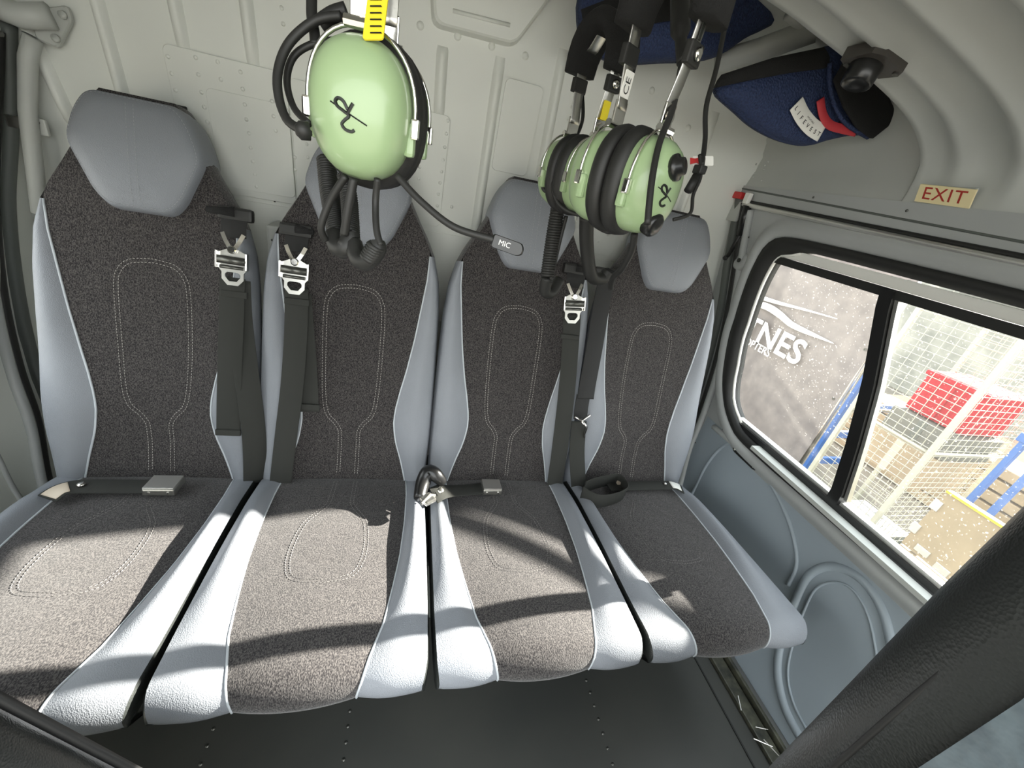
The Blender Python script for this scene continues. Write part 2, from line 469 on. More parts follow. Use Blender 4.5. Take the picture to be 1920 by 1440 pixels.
# ---- side walls: curved shell with a window opening
WIN = [(.05, .49), (.114, .535), (.165, .62), (.188, .72), (.19, .80), (.178, .90), (.160, .97), (.135, 1.02), (.085, 1.048), (-.05, 1.053), (-.25, 1.052), (-.45, 1.05), (-.70, 1.045),
       (-.78, 1.02), (-.82, .90), (-.82, .70), (-.80, .55), (-.76, .49), (-.68, .478), (-.5, .478), (-.3, .475), (-.1, .472), (.0, .475)]
WOUT = resample(cat_rom(WIN, 8, True), 120, True)
WR = [-.022 - .015 * max(0, min(1, (p[0] - .02) / .05)) * max(0, min(1, (p[1] - .55) / .1)) for p in WOUT]
def offs(poly, d):
    n = len(poly); out = []; dl = d if hasattr(d, '__len__') else [d] * n
    ctr = np.mean(poly, 0)
    for i in range(n):
        t = nrm(poly[(i + 1) % n] - poly[i - 1]); nn = np.array([t[1], -t[0]])
        if nn @ (poly[i] - ctr) < 0: nn = -nn
        out.append(poly[i] + nn * dl[i])
    return out
def sx(side, x): return x if side > 0 else 1.6 - x
def SW(side, y, z, off=0.0): return np.array([sx(side, Xw(z) - off), y, z])
def rect_hit(p, c, y0, y1, z0, z1):
    d = p - c; t = 1e9
    if abs(d[0]) > 1e-9: t = min(t, ((y1 if d[0] > 0 else y0) - c[0]) / d[0])
    if abs(d[1]) > 1e-9: t = min(t, ((z1 if d[1] > 0 else z0) - c[1]) / d[1])
    return c + d * t
def side_wall(side):
    nm = 'wall_right' if side > 0 else 'wall_left'
    ctr = np.array([-.3, .76])
    rings = []
    for d, off in ((.0, -.03), (.0, .004), (.006, .016), (.018, .022), (.032, .018), (.045, .006), (.055, .0)):
        rings.append([SW(side, p[0], p[1], off) for p in offs(WOUT, d)])
    last = offs(WOUT, .055)
    end = [rect_hit(p, ctr, -1.02, .45, -.02, 1.158) for p in last]
    for cn in ((-1.02, -.02), (-1.02, 1.158), (.45, -.02), (.45, 1.158)):
        k = min(range(len(end)), key=lambda i: np.linalg.norm(end[i] - np.array(cn))); end[k] = np.array(cn)
    for t in (.15, .3, .45, .6, .75, .88, 1.0):
        rings.append([SW(side, *(a + (b - a) * t)) for a, b in zip(last, end)])
    V, F = loft(rings)
    # corners of the rectangle are cut by the ring: add the outer frame
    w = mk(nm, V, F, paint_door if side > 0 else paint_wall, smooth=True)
    return w
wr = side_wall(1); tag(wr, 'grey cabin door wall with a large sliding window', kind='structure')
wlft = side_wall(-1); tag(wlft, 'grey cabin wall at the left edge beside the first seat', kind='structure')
def wall_window(side, name, label):
    w = bpy.data.objects.new(name, None); COL.objects.link(w); w.location = tuple(SW(side, -.3, .47)); tag(w, label, kind='structure')
    def on(poly, off): return [SW(side, p[0], p[1], off) for p in poly]
    # rubber seal
    part(w, 'rubber_seal', loft([on(offs(WOUT, .004), .006), on(offs(WOUT, .002), .016), on(offs(WOUT, -.012), .016), on(offs(WOUT, WR), .004), on(offs(WOUT, WR), -.03)]), rubber, True)
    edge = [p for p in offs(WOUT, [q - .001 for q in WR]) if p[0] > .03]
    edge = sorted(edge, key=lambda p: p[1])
    part(w, 'edge_glow_bead', tube([SW(side, p[0], p[1], -.004) for p in edge], .0045, 7), white, True)  # white tube painting in the bright reflection along the rear glass edge
    def strip(z0, z1, y0, y1, o0, th, m, nme):
        ys = np.linspace(y0, y1, 24)
        rr = [[SW(side, y, z0, o0), SW(side, y, z1, o0), SW(side, y, z1, o0 - th), SW(side, y, z0, o0 - th)] for y in ys]
        return part(w, nme, loft(rr, True, True, True), m)
    strip(1.004, 1.026, .10, -.80, -.004, .012, white, 'bright_gutter')
    strip(.985, 1.003, .12, -.80, .0, .02, rubber, 'upper_channel')
    strip(.511, .520, .070, -.79, -.004, .02, alu, 'glass_channel')
    strip(.497, .511, .05, -.79, .004, .025, rubber_gloss, 'lower_channel')
    strip(.486, .497, -.06, -.79, .034, .050, paint, 'sill_ledge')
    # mullion, slightly slanted
    def mull(z): return interp(z, (.53, .98), (-.295, -.200))
    rr = []
    for z in np.linspace(.50, 1.0, 14):
        yc = mull(z); hw = .017
        rr.append([SW(side, yc + hw, z, -.012), SW(side, yc + hw * .8, z, .004), SW(side, yc - hw * .8, z, .004), SW(side, yc - hw, z, -.012), SW(side, yc - hw, z, -.024), SW(side, yc + hw, z, -.024)])
    part(w, 'mullion', loft(rr, True, True, True), rubber_gloss, False)
    rr = []
    for z in np.linspace(.53, .985, 14):
        yc = mull(z) - .021
        rr.append([SW(side, yc + .004, z, -.002), SW(side, yc - .004, z, -.002), SW(side, yc - .004, z, -.016), SW(side, yc + .004, z, -.016)])
    part(w, 'slider_edge', loft(rr, True, True, True), steel)
    # panes
    def pane(y0f, y1f, off, nme):
        zs = np.linspace(.505, .995, 12); V = []; F = []
        for z in zs:
            for k in range(8): V.append(SW(side, y0f(z) + (y1f(z) - y0f(z)) * k / 7, z, off))
        for i in range(11):
            for k in range(7): a = i * 8 + k; F.append((a, a + 1, a + 9, a + 8))
        part(w, nme, (V, F), glass, True)
    pane(lambda z: interp(z, (.5, .56, .62, .72, .80, .90, .97, 1.0), (.075, .12, .155, .178, .18, .168, .15, .13)), mull, -.014, 'pane')
    pane(mull, lambda z: -.80, -.020, 'pane')
    return w
win1 = wall_window(1, 'window_1', 'right side window with two sliding panes in black rubber')
win2 = wall_window(-1, 'window_2', 'left side window at the left edge of the cabin')
def wall_tube(side, pts, r, m, name, off=0.0, par=None, n=8, k=8, closed=False):
    P = cat_rom([SW(side, y, z, off) for y, z in pts], k, closed)
    return part(par or (wr if side > 0 else wlft), name, tube(P, r, n, closed), m, True)
sky_tint_bead = mat('sky_tinted_bead_paint', (.29, .335, .37), .40, bump=.06, bscale=60)  # bead colour holds the same bluish sky light as the lower door
for s in (1, -1):
    wall_tube(s, [(.262, 1.115), (.256, 1.06), (.248, .95), (.240, .80), (.222, .62), (.203, .45), (.175, .32), (.12, .20), (.06, .10), (.03, .02)], .011, rubber, 'door_seal', .004)
    wall_tube(s, [(.232, 1.10), (.228, .95), (.220, .80), (.203, .62), (.185, .45), (.158, .32), (.105, .20), (.045, .10), (.01, .0)], .011, paint_door, 'frame_bead', .004)
    wall_tube(s, [(.290, 1.13), (.285, .95), (.275, .80), (.262, .62), (.245, .45), (.22, .32), (.165, .20), (.10, .10), (.06, .0)], .013, dark_box, 'post_edge', .004)
    wall_tube(s, [(.26, 1.11), (0, 1.102), (-.3, 1.092), (-.6, 1.085), (-1.0, 1.078)], .006, alu, 'rail_lip', .010)
    wall_tube(s, [(.26, 1.118), (0, 1.110), (-.3, 1.101), (-.6, 1.094), (-1.0, 1.088)], .005, rubber, 'rail_gap', .003)
    wall_tube(s, [(.30, 1.150), (0, 1.136), (-.3, 1.122), (-.6, 1.11), (-1.0, 1.10)], .0022, dark_box, 'panel_seam', .0)
    # embossed panels on the lower door
    wall_tube(s, [(.02, .10), (.045, .22), (.062, .32), (.055, .40), (.02, .442), (-.05, .449), (-.127, .435), (-.20, .408), (-.27, .37), (-.325, .32), (-.345, .26)], .0055, paint_door if s < 0 else sky_tint_bead, 'panel_bead', .002)
    wall_tube(s, [(-.596, .05), (-.526, .06), (-.46, .10), (-.41, .17), (-.375, .26), (-.362, .33), (-.385, .385), (-.441, .41), (-.51, .385), (-.60, .30)], .011, paint_door if s < 0 else sky_tint_bead, 'panel_bead', -.001)
    wall_tube(s, [(-.60, .075), (-.53, .085), (-.475, .12), (-.43, .19), (-.40, .27), (-.392, .32), (-.41, .362), (-.445, .378), (-.50, .355), (-.58, .28)], .003, paint_door if s < 0 else sky_tint_bead, 'panel_bead', .003)
    wall_tube(s, [(.12, .44), (-.1, .448), (-.4, .452), (-.8, .452)], .010, paint_door, 'sill_bead', .004)
def sky_tint_shell(side):  # thin shell added over the lower door to hold the sky tint
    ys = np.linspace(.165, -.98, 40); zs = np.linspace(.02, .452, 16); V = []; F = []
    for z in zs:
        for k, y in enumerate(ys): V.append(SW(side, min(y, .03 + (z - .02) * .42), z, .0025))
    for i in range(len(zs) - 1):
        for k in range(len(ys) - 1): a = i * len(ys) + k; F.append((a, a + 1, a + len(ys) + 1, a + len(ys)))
    part(wr if side > 0 else wlft, 'sky_tint_shell', (V, F), sky_tint, True)
sky_tint = mat('sky_tinted_paint', (.29, .335, .37), .40, bump=.06, bscale=60, var=.04, vscale=4)  # bluish sky light on the lower door put into the colour
sky_tint_shell(1)
# hinge blister and holes near the rear top corner of the right door
part(wr, 'hinge_blister', lathe([(.030, -.004), (.026, .010), (.018, .013), (.0, .013)], PW(1392, 490, 0), (-1, 0, 0), 20), paint_door, True)
part(wr, 'hinge_hole', lathe([(.006, 0), (.006, .003), (0, .003)], PW(1386, 488, .016), (-1, 0, 0), 12), ink)
for q in ((1364, 606), (1360, 624)): part(wr, 'hole', lathe([(.004, -.001), (.004, .003), (0, .003)], PW(*q, .012), (-1, 0, 0), 10), ink)
part(wr, 'hole', lathe([(.009, 0), (.009, .003), (0, .003)], PW(1308, 800, .002), (-1, 0, 0), 14), ink)
for q in ((1362, 730), (1355, 805), (1304, 830), (1404, 445), (1412, 470)): place(small_me, 'screw', PW(*q, .004), (-1, 0, 0), wr)
# red release block and lock rod at the top rear corner of the door
t = thing('door_release', 'small red door release block on a pale catch above the window corner', 'latch', PW(1385, 372))
part(t, 'catch_plate', rbox(PW(1372, 395, .008), (.012, .075, .055), bev=.004), paint)
part(t, 'red_block', rbox(PW(1383, 366, .014), (.016, .042, .018), bev=.003), red)
part(t, 'clip', rbox(PW(1402, 372, .012), (.014, .018, .028), bev=.003), white)
t = thing('gas_strut', 'black lock rod running down beside the rear door edge', 'rod', PW(1390, 440))
part(t, 'cylinder', tube([PW(1402, 385, .012), PW(1388, 440, .012)], .011, 12), rubber_gloss, True)
part(t, 'rod', tube([PW(1388, 440, .012), PW(1362, 485, .012)], .006, 10), black_trim, True)
part(t, 'end_ball', lathe([(.004, -.008), (.010, -.004), (.010, .004), (.004, .008)], PW(1362, 483, .012), (-.3, .5, .8), 12), black_trim, True)
t = thing('latch_cover', 'small black latch cover with two screws below the right window sill', 'latch', SW(1, -.04, .445))
c = SW(1, -.042, .447, .006)
part(t, 'cover', prism(rrect(.110, .040, .014), .014, c, (0, 1, 0), (0, 0, 1), .003), rubber_gloss)
for dy in (-.042, .042): place(dome_mesh('screw_head', .004, .002, steel), 'screw', c + np.array([-.008, dy, -.010]), (-1, 0, 0), t, tuple(t.location))

# ---- ceiling: arched shell, recess behind the last frame
PROF = [(1.632, 1.15), (1.633, 1.19), (1.622, 1.225), (1.577, 1.262), (1.507, 1.290), (1.388, 1.318), (1.286, 1.337), (1.20, 1.351), (1.0, 1.372), (.80, 1.380)]
half = resample(cat_rom(PROF, 6), 40)
prof = half + [np.array([1.6 - p[0], p[1]]) for p in half[-2::-1]]
def sm_(t): return t * t * (3 - 2 * t)
def prof_off(d):
    n = len(prof); out = []
    for i in range(n):
        t = nrm(prof[min(i + 1, n - 1)] - prof[max(i - 1, 0)]); nn = np.array([-t[1], t[0]])   # inward (left of travel)
        if nn @ (np.array([.8, .9]) - prof[i]) < 0: nn = -nn
        e = min(1, min(i, n - 1 - i) / (5.0 if d > -.05 else 8.0))
        if d < -.05: e = sm_(e)
        out.append(prof[i] + nn * d * e)
    return out
rings = []
for y, d in ((-.150, -.11), (-.150, -.002), (-.154, .003), (-.165, .003), (-.185, -.006), (-.200, -.003), (-.212, .006), (-.225, .006), (-.240, -.006), (-.275, -.010), (-.288, .0), (-.300, .010), (-.312, .010), (-.328, -.004), (-.362, -.010), (-.375, .0), (-.388, .009), (-.400, .009), (-.415, -.004), (-.5, -.010), (-.6, -.010), (-.62, .008), (-.65, .008), (-.67, -.006), (-.85, -.006), (-.98, -.006)):
    rings.append([(p[0], y, p[1]) for p in prof_off(d)])
ce = mk('ceiling', *loft(rings, False), paint, smooth=True)
tag(ce, 'arched grey cabin roof panel with curved frames', kind='structure')
rings = [[(p[0], y, p[1]) for p in prof_off(d)] for y, d in ((-.150, -.11), (.05, -.12), (.18, -.11), (.26, -.09), (.33, -.05))]
part(ce, 'recess_panel', loft(rings, False), paint, True)
for a in ((.06, .012), (.20, .010)):
    P = [(p[0], a[0], p[1]) for p in prof_off(-.112)][5:16]
    part(ce, 'recess_bead', tube(P, a[1], 8), paint, True)
# shelf tray and roof tube inside the recess
part(ce, 'roof_tube', tube([PY(1340, 118, .16), PY(1420, 95, .12), PY(1530, 55, .05)], .022, 12), paint, True)
# rivet group in the rear corner of the cant rail
for q in [(1405,300),(1418,308),(1440,303),(1403,315),(1415,325),(1432,318),(1400,332),(1412,332),(1428,338),(1434,310)]:
    place(dome_mesh('rivet_small', .003, .002, paint) if q == (1405, 300) else bpy.data.meshes['rivet_small'], 'rivet', PW(*q, -.004), (-1, 0, -.1), wr)
for q in ((1525, 370), (1700, 395), (1735, 285), (1782, 287)): place(small_me, 'screw', PW(*q, .002), (-1, 0, 0), wr)

# =================================================================== SEATS
cr, sr = math.cos(REC), math.sin(REC)
ct, st = math.cos(TIL), math.sin(TIL)
def PB(x, h, n): return (x, h * sr - n * cr, CZ + h * cr + n * sr)
def PC(x, d, n): return (x, -d * ct + n * st, CZ + d * st + n * ct)
WH = (-.06, 0, .1, .2, .34, .45, .52, .57, .61, .65, .69, .73, .76, .785)
WWD = (.186, .189, .192, .192, .190, .187, .180, .168, .150, .126, .104, .090, .080, .060)
FH = (-.06, 0, .05, .11, .155, .19, .24, .29, .37, .44, .52, .585)
FBW = (.146, .143, .131, .113, .106, .107, .116, .127, .141, .150, .160, .162)
def bw(h): return interp(h, WH, WWD)
def bf(h): return min(interp(h, FH, FBW), bw(h))
def sm(t): t = max(0, min(1, t)); return t * t * (3 - 2 * t)
def nb(x, h):
    f = bf(h); a = abs(x)
    if a <= f:
        lumbar = .010 * math.exp(-((h - .16) / .10) ** 2)
        return -.012 * (1 - (a / max(f, .01)) ** 2) * sm(h / .1) * sm((.62 - h) / .1) + lumbar - .001
    t = (a - f) / max(bw(h) - f, 1e-3)
    return .016 * math.sin(math.pi * min(1, t * .85)) * min(1, (bw(h) - f) / .05) + .010 * math.exp(-((h - .16) / .10) ** 2)
HS = [-.06, -.03, 0] + [i * .02 for i in range(1, 28)] + [.575, .59, .605, .62, .635, .65, .665, .68, .695, .71, .725, .74, .755, .77, .785]
def back_fabric():
    V = []; F = []; n = 21
    for h in HS:
        f = bf(h)
        for k in range(n):
            x = f * (2 * k / (n - 1) - 1); V.append(PB(x, h, nb(x, h)))
    for i in range(len(HS) - 1):
        for k in range(n - 1): a = i * n + k; F.append((a, a + 1, a + n + 1, a + n))
    return V, F
def edge_roll(h, s, w, n0):
    return [PB(s * (w + .004), h, n0 - .010), PB(s * (w + .008), h, n0 - .026), PB(s * (w + .007), h, n0 - .045), PB(s * (w - .002), h, -.060), PB(s * (w - .02), h, -.070)]
def back_wing(s):
    V = []; F = []; n = 9; H = [h for h in HS if h <= .58]
    for h in H:
        f, w = bf(h), bw(h)
        row = []
        for k in range(n):
            x = f + (w - f) * k / (n - 1); row.append(PB(s * x, h, nb(x, h) if k else nb(x, h) + .0))
        row += edge_roll(h, s, w, nb(w, h))
        V += row; m = len(row)
    for i in range(len(H) - 1):
        for k in range(m - 1): a = i * m + k; F.append((a, a + 1, a + m + 1, a + m) if s > 0 else (a + m, a + m + 1, a + 1, a))
    return V, F
def back_shoulder(s):
    V = []; F = []; H = [h for h in HS if h >= .56]
    for h in H:
        w = bw(h); row = [PB(s * w, h, nb(w, h))] + edge_roll(h, s, w, nb(w, h)); V += row; m = len(row)
    for i in range(len(H) - 1):
        for k in range(m - 1): a = i * m + k; F.append((a, a + 1, a + m + 1, a + m) if s > 0 else (a + m, a + m + 1, a + 1, a))
    return V, F
def back_shell():
    V = []; F = []
    for h in HS:
        w = bw(h); V += [PB(-(w - .02), h, -.07), PB(w - .02, h, -.07)]
    for i in range(len(HS) - 1): F.append((2 * i + 2, 2 * i + 3, 2 * i + 1, 2 * i))
    b = len(V); w = bw(HS[-1]); V += [PB(-w, .785, -.002), PB(w, .785, -.002)]
    e = 2 * (len(HS) - 1); F.append((e, e + 1, b + 1, b))
    return V, F
HEX = [(-.070, .776), (.070, .776), (.092, .742), (.109, .688), (.072, .604), (.050, .580), (-.050, .580), (-.072, .604), (-.109, .688), (-.092, .742)]
def headrest():
    P = round_poly(HEX, .020, 5); P = [np.array(p) for p in P]; c = np.array([0, .688])
    def ring(s, n, up=0): return [PB(*(c + (p - c) * s), n + up * 0) for p in P]
    rs = [ring(1.03, -.066), ring(1.055, -.045), ring(1.055, -.02), ring(1.03, .004), ring(.995, .016), ring(.975, .0175), ring(.93, .022), ring(.75, .026), ring(.4, .0275), ring(.02, .028)]
    return loft(rs, True, True, True)
def hr_n(s): return interp(s, (0, .4, .75, .93, .975), (.028, .0275, .026, .022, .0175))
def hr_stitch():
    P = round_poly(HEX, .020, 5); c = np.array([0, .688])
    ps = [PB(*(c + (p - c) * .955), .0205) for p in P]
    L = [dashes(ps + [ps[0]], normal=(0, -cr, sr))]
    for x in (-.006, .006):
        L.append(dashes([PB(x, h, hr_n(abs(h - .688) / .11) + .0006) for h in np.linspace(.592, .768, 14)], normal=(0, -cr, sr)))
    return join(*L)
BOT = [(.025, .015), (.025, .10), (.026, .128), (.036, .148), (.055, .172), (.064, .22), (.068, .32), (.068, .42), (.061, .458), (.040, .481), (0, .488)]
def stitch_path(pts, inset, fn):
    R = [np.array(p) for p in cat_rom(pts, 6)]
    full = R + [np.array([-p[0], p[1]]) for p in R[-2::-1]]
    n = len(full); out = []
    for i in range(n):
        t = nrm(full[min(i + 1, n - 1)] - full[max(i - 1, 0)]); nn = np.array([-t[1], t[0]]); out.append(full[i] + nn * inset)
    return [fn(*p) for p in out]
def back_stitch():
    nn = (0, -cr, sr)
    f = lambda x, h: PB(x, h, nb(x, h) + .0006)
    return join(dashes(stitch_path(BOT, 0, f), normal=nn), dashes(stitch_path(BOT, .0075, f), normal=nn))
# cushion
DW = (-.03, .0, .2, .40, .48, .515); DWW = (.190, .192, .194, .194, .192, .186)
DF = (-.03, .0, .06, .16, .26, .34, .41, .46, .52); DFW = (.147, .147, .150, .148, .141, .130, .118, .102, .086)
def cw(d): return interp(d, DW, DWW)
def cf(d): return interp(d, DF, DFW)
def front_roll(s):
    """s runs past .465 round the front edge: gives (d, n)"""
    if s <= .465: return s, 0.0
    a = (s - .465) / .034
    if a <= 1.9: return .465 + .034 * math.sin(a), -.034 * (1 - math.cos(a))
    return .465 + .034 * math.sin(1.9) - (s - .465 - .0646) * .7, -.034 * (1 - math.cos(1.9)) - (s - .465 - .0646) * .6
SS = [-.03, -.01, .005, .02] + [.04 + .0265 * i for i in range(17)] + [.465 + .0072 * i for i in range(1, 10)] + [.545, .585]
def nc(x, d):
    f, w = cf(d), cw(d); a = abs(x); fr = sm((d + .03) / .06)
    if a <= f: return (.006 + .003 * sm((d - .25) / .2)) * (1 - (a / f) ** 2) * fr - .006 * (1 - fr)
    t = (a - f) / (w - f); hb = .006 + .020 * sm(d / .12) * sm((.50 - d) / .30)
    prof_ = math.sin(min(1, t / .5) * math.pi / 2) if t < .5 else math.cos((t - .5) / .5 * math.pi / 2 * .72)
    return hb * prof_ - .006 * (1 - fr)
def cush_pt(x, s):
    d, n = front_roll(s); dd = min(s, .515)
    k = nc(x, min(dd, .515)); 
    a = min(max((s - .465) / .034, 0), 1.9)
    return PC(x, d + k * math.sin(a), n + k * math.cos(a))
def cush_fabric():
    V = []; F = []; n = 21
    for s in SS:
        f = cf(min(s, .52))
        for k in range(n): V.append(cush_pt(f * (2 * k / (n - 1) - 1), s))
    for i in range(len(SS) - 1):
        for k in range(n - 1): a = i * n + k; F.append((a + n, a + n + 1, a + 1, a))
    return V, F
def cush_bolster(sg, side_only=False):
    V = []; F = []; n = 11
    for s in SS:
        q = min(s, .515); f, w = cf(q), cw(q); row = []
        for k in range(n): row.append(cush_pt(sg * (f + (w - f) * k / (n - 1)), s))
        if not side_only: V += row; m = len(row); continue
        x0, y0, z0 = row[-1]; row = [row[-1]]
        lim = max(.0, 1 - max(0, s - .465) / .14)
        for dx, dz in ((.003, -.008), (.004, -.03), (.001, -.06), (-.006, -.082)):
            row.append((x0 + sg * dx, y0, max(z0 + dz * lim, min(z0, .268 + .032 * sm((s - .30) / .15)))))
        V += row; m = len(row)
    for i in range(len(SS) - 1):
        for k in range(m - 1): a = i * m + k; F.append((a + m, a + m + 1, a + 1, a) if sg > 0 else (a, a + 1, a + m + 1, a + m))
    return V, F
CBOT = [(.027, .015), (.028, .085), (.032, .108), (.050, .135), (.066, .165), (.074, .22), (.071, .275), (.052, .312), (0, .323)]
def cush_stitch():
    f = lambda x, d: tuple(np.array(cush_pt(x, d)) + np.array([0, 0, .0007]))
    return join(dashes(stitch_path(CBOT, 0, f), normal=(0, st, ct)), dashes(stitch_path(CBOT, .0075, f), normal=(0, st, ct)))
def piping_back(s): return tube([PB(s * bf(h), h, nb(bf(h), h) + .0005) for h in HS if h <= .575], .0021, 6)
def piping_cush(s): return tube([cush_pt(s * cf(min(q, .52)), q) for q in SS[2:-1]], .0020, 6)
SEAT_LABELS = ['leftmost charcoal and grey passenger seat with an uncovered headrest', 'charcoal and grey passenger seat behind the large hanging headset',
               'charcoal and grey passenger seat with the twisted lap belt anchor on its left', 'charcoal and grey passenger seat nearest the right window']
def make_seat():
    t = thing('passenger_seat', SEAT_LABELS[0], 'seat', (0, 0, 0), 'row of four passenger seats')
    b = part(t, 'backrest', back_fabric(), fabric, True)
    tag(b, 'charcoal fabric backrest panel')
    for s in (-1, 1):
        w = part(t, 'backrest_wing', back_wing(s), leather, True)
        part(t, 'piping', piping_back(s), pipe_m, True, sub=w)
        part(t, 'backrest_shoulder', back_shoulder(s), fabric, True)
    part(t, 'backrest_shell', back_shell(), black_trim)
    part(t, 'stitching', back_stitch(), thread, kind='stuff', sub=b)
    h = part(t, 'headrest', headrest(), leather, True)
    tag(h, 'smooth grey leather headrest pad')
    part(t, 'stitching', hr_stitch(), thread_g, kind='stuff', sub=h)
    part(t, 'velcro_strip', rbox(PB(.012, .788, -.036), (.095, .030, .010), bev=.003), velcro)
    c = part(t, 'cushion', cush_fabric(), fabric, True)
    part(t, 'stitching', cush_stitch(), thread_sunlit, kind='stuff', sub=c)
    for s in (-1, 1):
        w = part(t, 'cushion_bolster', cush_bolster(s), leather, True)
        part(t, 'piping', piping_cush(s), pipe_m, True, sub=w)
        part(t, 'cushion_side', cush_bolster(s, True), black_leather, True)
    part(t, 'cushion_pan', rbox((0, -.235, .245), (.37, .42, .03), (1, 0, 0), (0, ct, -st), bev=.01), black_trim)
    return t
def copy_tree(o, parent=None):
    c = o.copy(); COL.objects.link(c); c.parent = parent
    for ch in list(o.children): copy_tree(ch, c)
    return c
seat0 = make_seat()
for i in range(4):
    o = seat0 if i == 0 else copy_tree(seat0)
    o.location = (.2 + .4 * i, 0, 0); o['label'] = SEAT_LABELS[i]
bx = mk('seat_plinth', *rbox((.80, .01, .105), (1.50, .42, .21), bev=.008), dark_box)
tag(bx, 'dark plinth under the row of passenger seats', 'plinth')

# =================================================================== BELTS
NBK = np.array([0, -cr, sr]); NUP = np.array([0, cr * 0 + sr, cr])
def bpath(pts, n=.02, k=6):
    return cat_rom([BK(p[0], p[1], p[2] if len(p) > 2 else n) for p in pts], k)
def buckle(t, px, top, n=.03, name='adjuster'):
    """chrome strap adjuster hung on a V hook; px = photo pixel of its centre, top = pixel of the hook top"""
    c = BK(*px, n); h = BK(*top, n)
    up = nrm(h - c); ex = nrm(np.cross(up, NBK)) * 1.0; 
    if ex[0] < 0: ex = -ex
    L = np.linalg.norm(h - c)
    def p(x, y, z=0): return c + ex * x + up * y + NBK * z
    vh = part(t, 'v_hook', join(ribbon([p(-.019, L, .0), p(-.013, L - .014, .002), p(-.004, L - .030, .004)], .008, .002, NBK),
                                ribbon([p(.019, L, .0), p(.013, L - .014, .002), p(.004, L - .030, .004)], .008, .002, NBK),
                                lathe([(.008, 0), (.008, .004), (.006, .006), (0, .006)], p(0, L - .032, .004), NBK, 14)), chrome, False)
    out = [(-.026, .026), (-.026, -.004), (-.020, -.012), (-.020, -.026), (-.010, -.038), (.010, -.038), (.020, -.026), (.020, -.012), (.026, -.004), (.026, .026), (.010, .034), (-.010, .034)]
    inn = [(-.010, -.012), (-.0125, -.014), (-.014, -.016), (-.014, -.021), (-.007, -.030), (.007, -.030), (.014, -.021), (.014, -.016), (.0125, -.014), (.010, -.012), (.004, -.0115), (-.004, -.0115)]
    b = part(t, name, ringplate(out, inn, .004, c, ex, up), steel)
    part(t, 'roller', join(tube([p(-.024, .012, .006), p(.024, .012, .006)], .008, 12), tube([p(-.021, -.002, .007), p(.021, -.002, .007)], .0035, 8)), dark_steel, True, sub=b)
    for s in (-1, 1): part(t, 'side_flange', rbox(p(s * .027, .012, .005), (.003, .034, .014), ex, up, bev=.001), chrome, sub=b)
def guide(t, px, w=.052, n=.012):
    c = BK(*px, n)
    part(t, 'belt_guide', rbox(c, (w + .012, .026, .020), (1, 0, 0), NUP, bev=.006), rubber)
    part(t, 'guide_collar', tube([c + np.array([-.05 if px[0] < 500 else .035, -.006, .002]), c + np.array([.0, -.004, .004])], [.006, .011], 8), velcro, True)
def strap(t, pts, m=webbing, w=.047, n=.02, name='strap', twist=None):
    P = bpath(pts, n)
    nm = [NBK] * len(P) if twist is None else [nrm(NBK + np.array([interp(i, (0, len(P) - 1), twist), 0, 0])) for i in range(len(P))]
    return part(t, name, ribbon(P, w, .0022, nm), m, True)
def fold(t, px, n=.024, w=.050, hgt=.014):
    c = BK(*px, n); part(t, 'folded_end', rbox(c, (w, hgt, .007), (1, 0, 0), NUP, bev=.002), webbing)

t = thing('shoulder_harness', 'shoulder harness with chrome adjuster hanging on the right of the leftmost seat', 'seat belt', BK(437, 600, .02), 'shoulder harnesses between the seats')
guide(t, (443, 402)); strap(t, [(441, 405, .016), (438, 425, .022), (438, 446, .026)], webbing_bk, .046, name='upper_webbing')
buckle(t, (437, 500), (437, 438), .040)
strap(t, [(446, 525, .030), (450, 600, .026), (462, 700, .032), (474, 790, .032), (478, 850, .026), (478, 905, .012)], n=.022, twist=(0, .5))
strap(t, [(436, 520, .034), (434, 600, .034), (430, 720, .036), (428, 815, .036)], n=.03)
fold(t, (428, 811), .039); fold(t, (439, 552), .034, .050, .014)
t = thing('shoulder_harness', 'shoulder harness with chrome adjuster on the left of the seat behind the large headset', 'seat belt', BK(550, 640, .02), 'shoulder harnesses between the seats')
guide(t, (556, 432)); strap(t, [(558, 438, .016), (556, 455, .022), (555, 472, .026)], webbing_bk, .046, name='upper_webbing')
buckle(t, (553, 518), (555, 462), .040)
strap(t, [(562, 550, .024), (570, 640, .022), (576, 720, .022), (578, 772, .022)], w=.046)
strap(t, [(556, 540, .034), (555, 620, .032), (548, 720, .036), (536, 820, .036), (527, 895, .024), (525, 915, .010)], n=.03)
fold(t, (578, 763), .026); fold(t, (557, 566), .036, .050, .014)
t = thing('shoulder_harness', 'shoulder harness with chrome adjuster on the right of the third seat', 'seat belt', BK(1065, 680, .02), 'shoulder harnesses between the seats')
guide(t, (1078, 505)); strap(t, [(1080, 508, .016), (1079, 522, .024), (1078, 540, .028)], webbing_bk, .046, name='upper_webbing')
buckle(t, (1074, 578), (1078, 532), .040)
strap(t, [(1073, 590, .034), (1070, 640, .034), (1062, 740, .036), (1050, 840, .036), (1042, 895, .026), (1038, 925, .012)], n=.03)
fold(t, (1068, 632), .038, .052, .012)
t = thing('shoulder_harness', 'black sleeved shoulder harness with a loose loop on the left of the window seat', 'seat belt', BK(1095, 720, .02), 'shoulder harnesses between the seats')
guide(t, (1135, 512), n=.014)
strap(t, [(1140, 515, .014), (1128, 570, .018), (1115, 650, .026), (1102, 720, .034), (1098, 748, .036)], webbing_bk, .048, name='sleeve')
strap(t, [(1094, 740, .034), (1090, 765, .034), (1088, 785, .034)], webbing_bk, .040, name='tongue')
c = BK(1090, 785, .044)
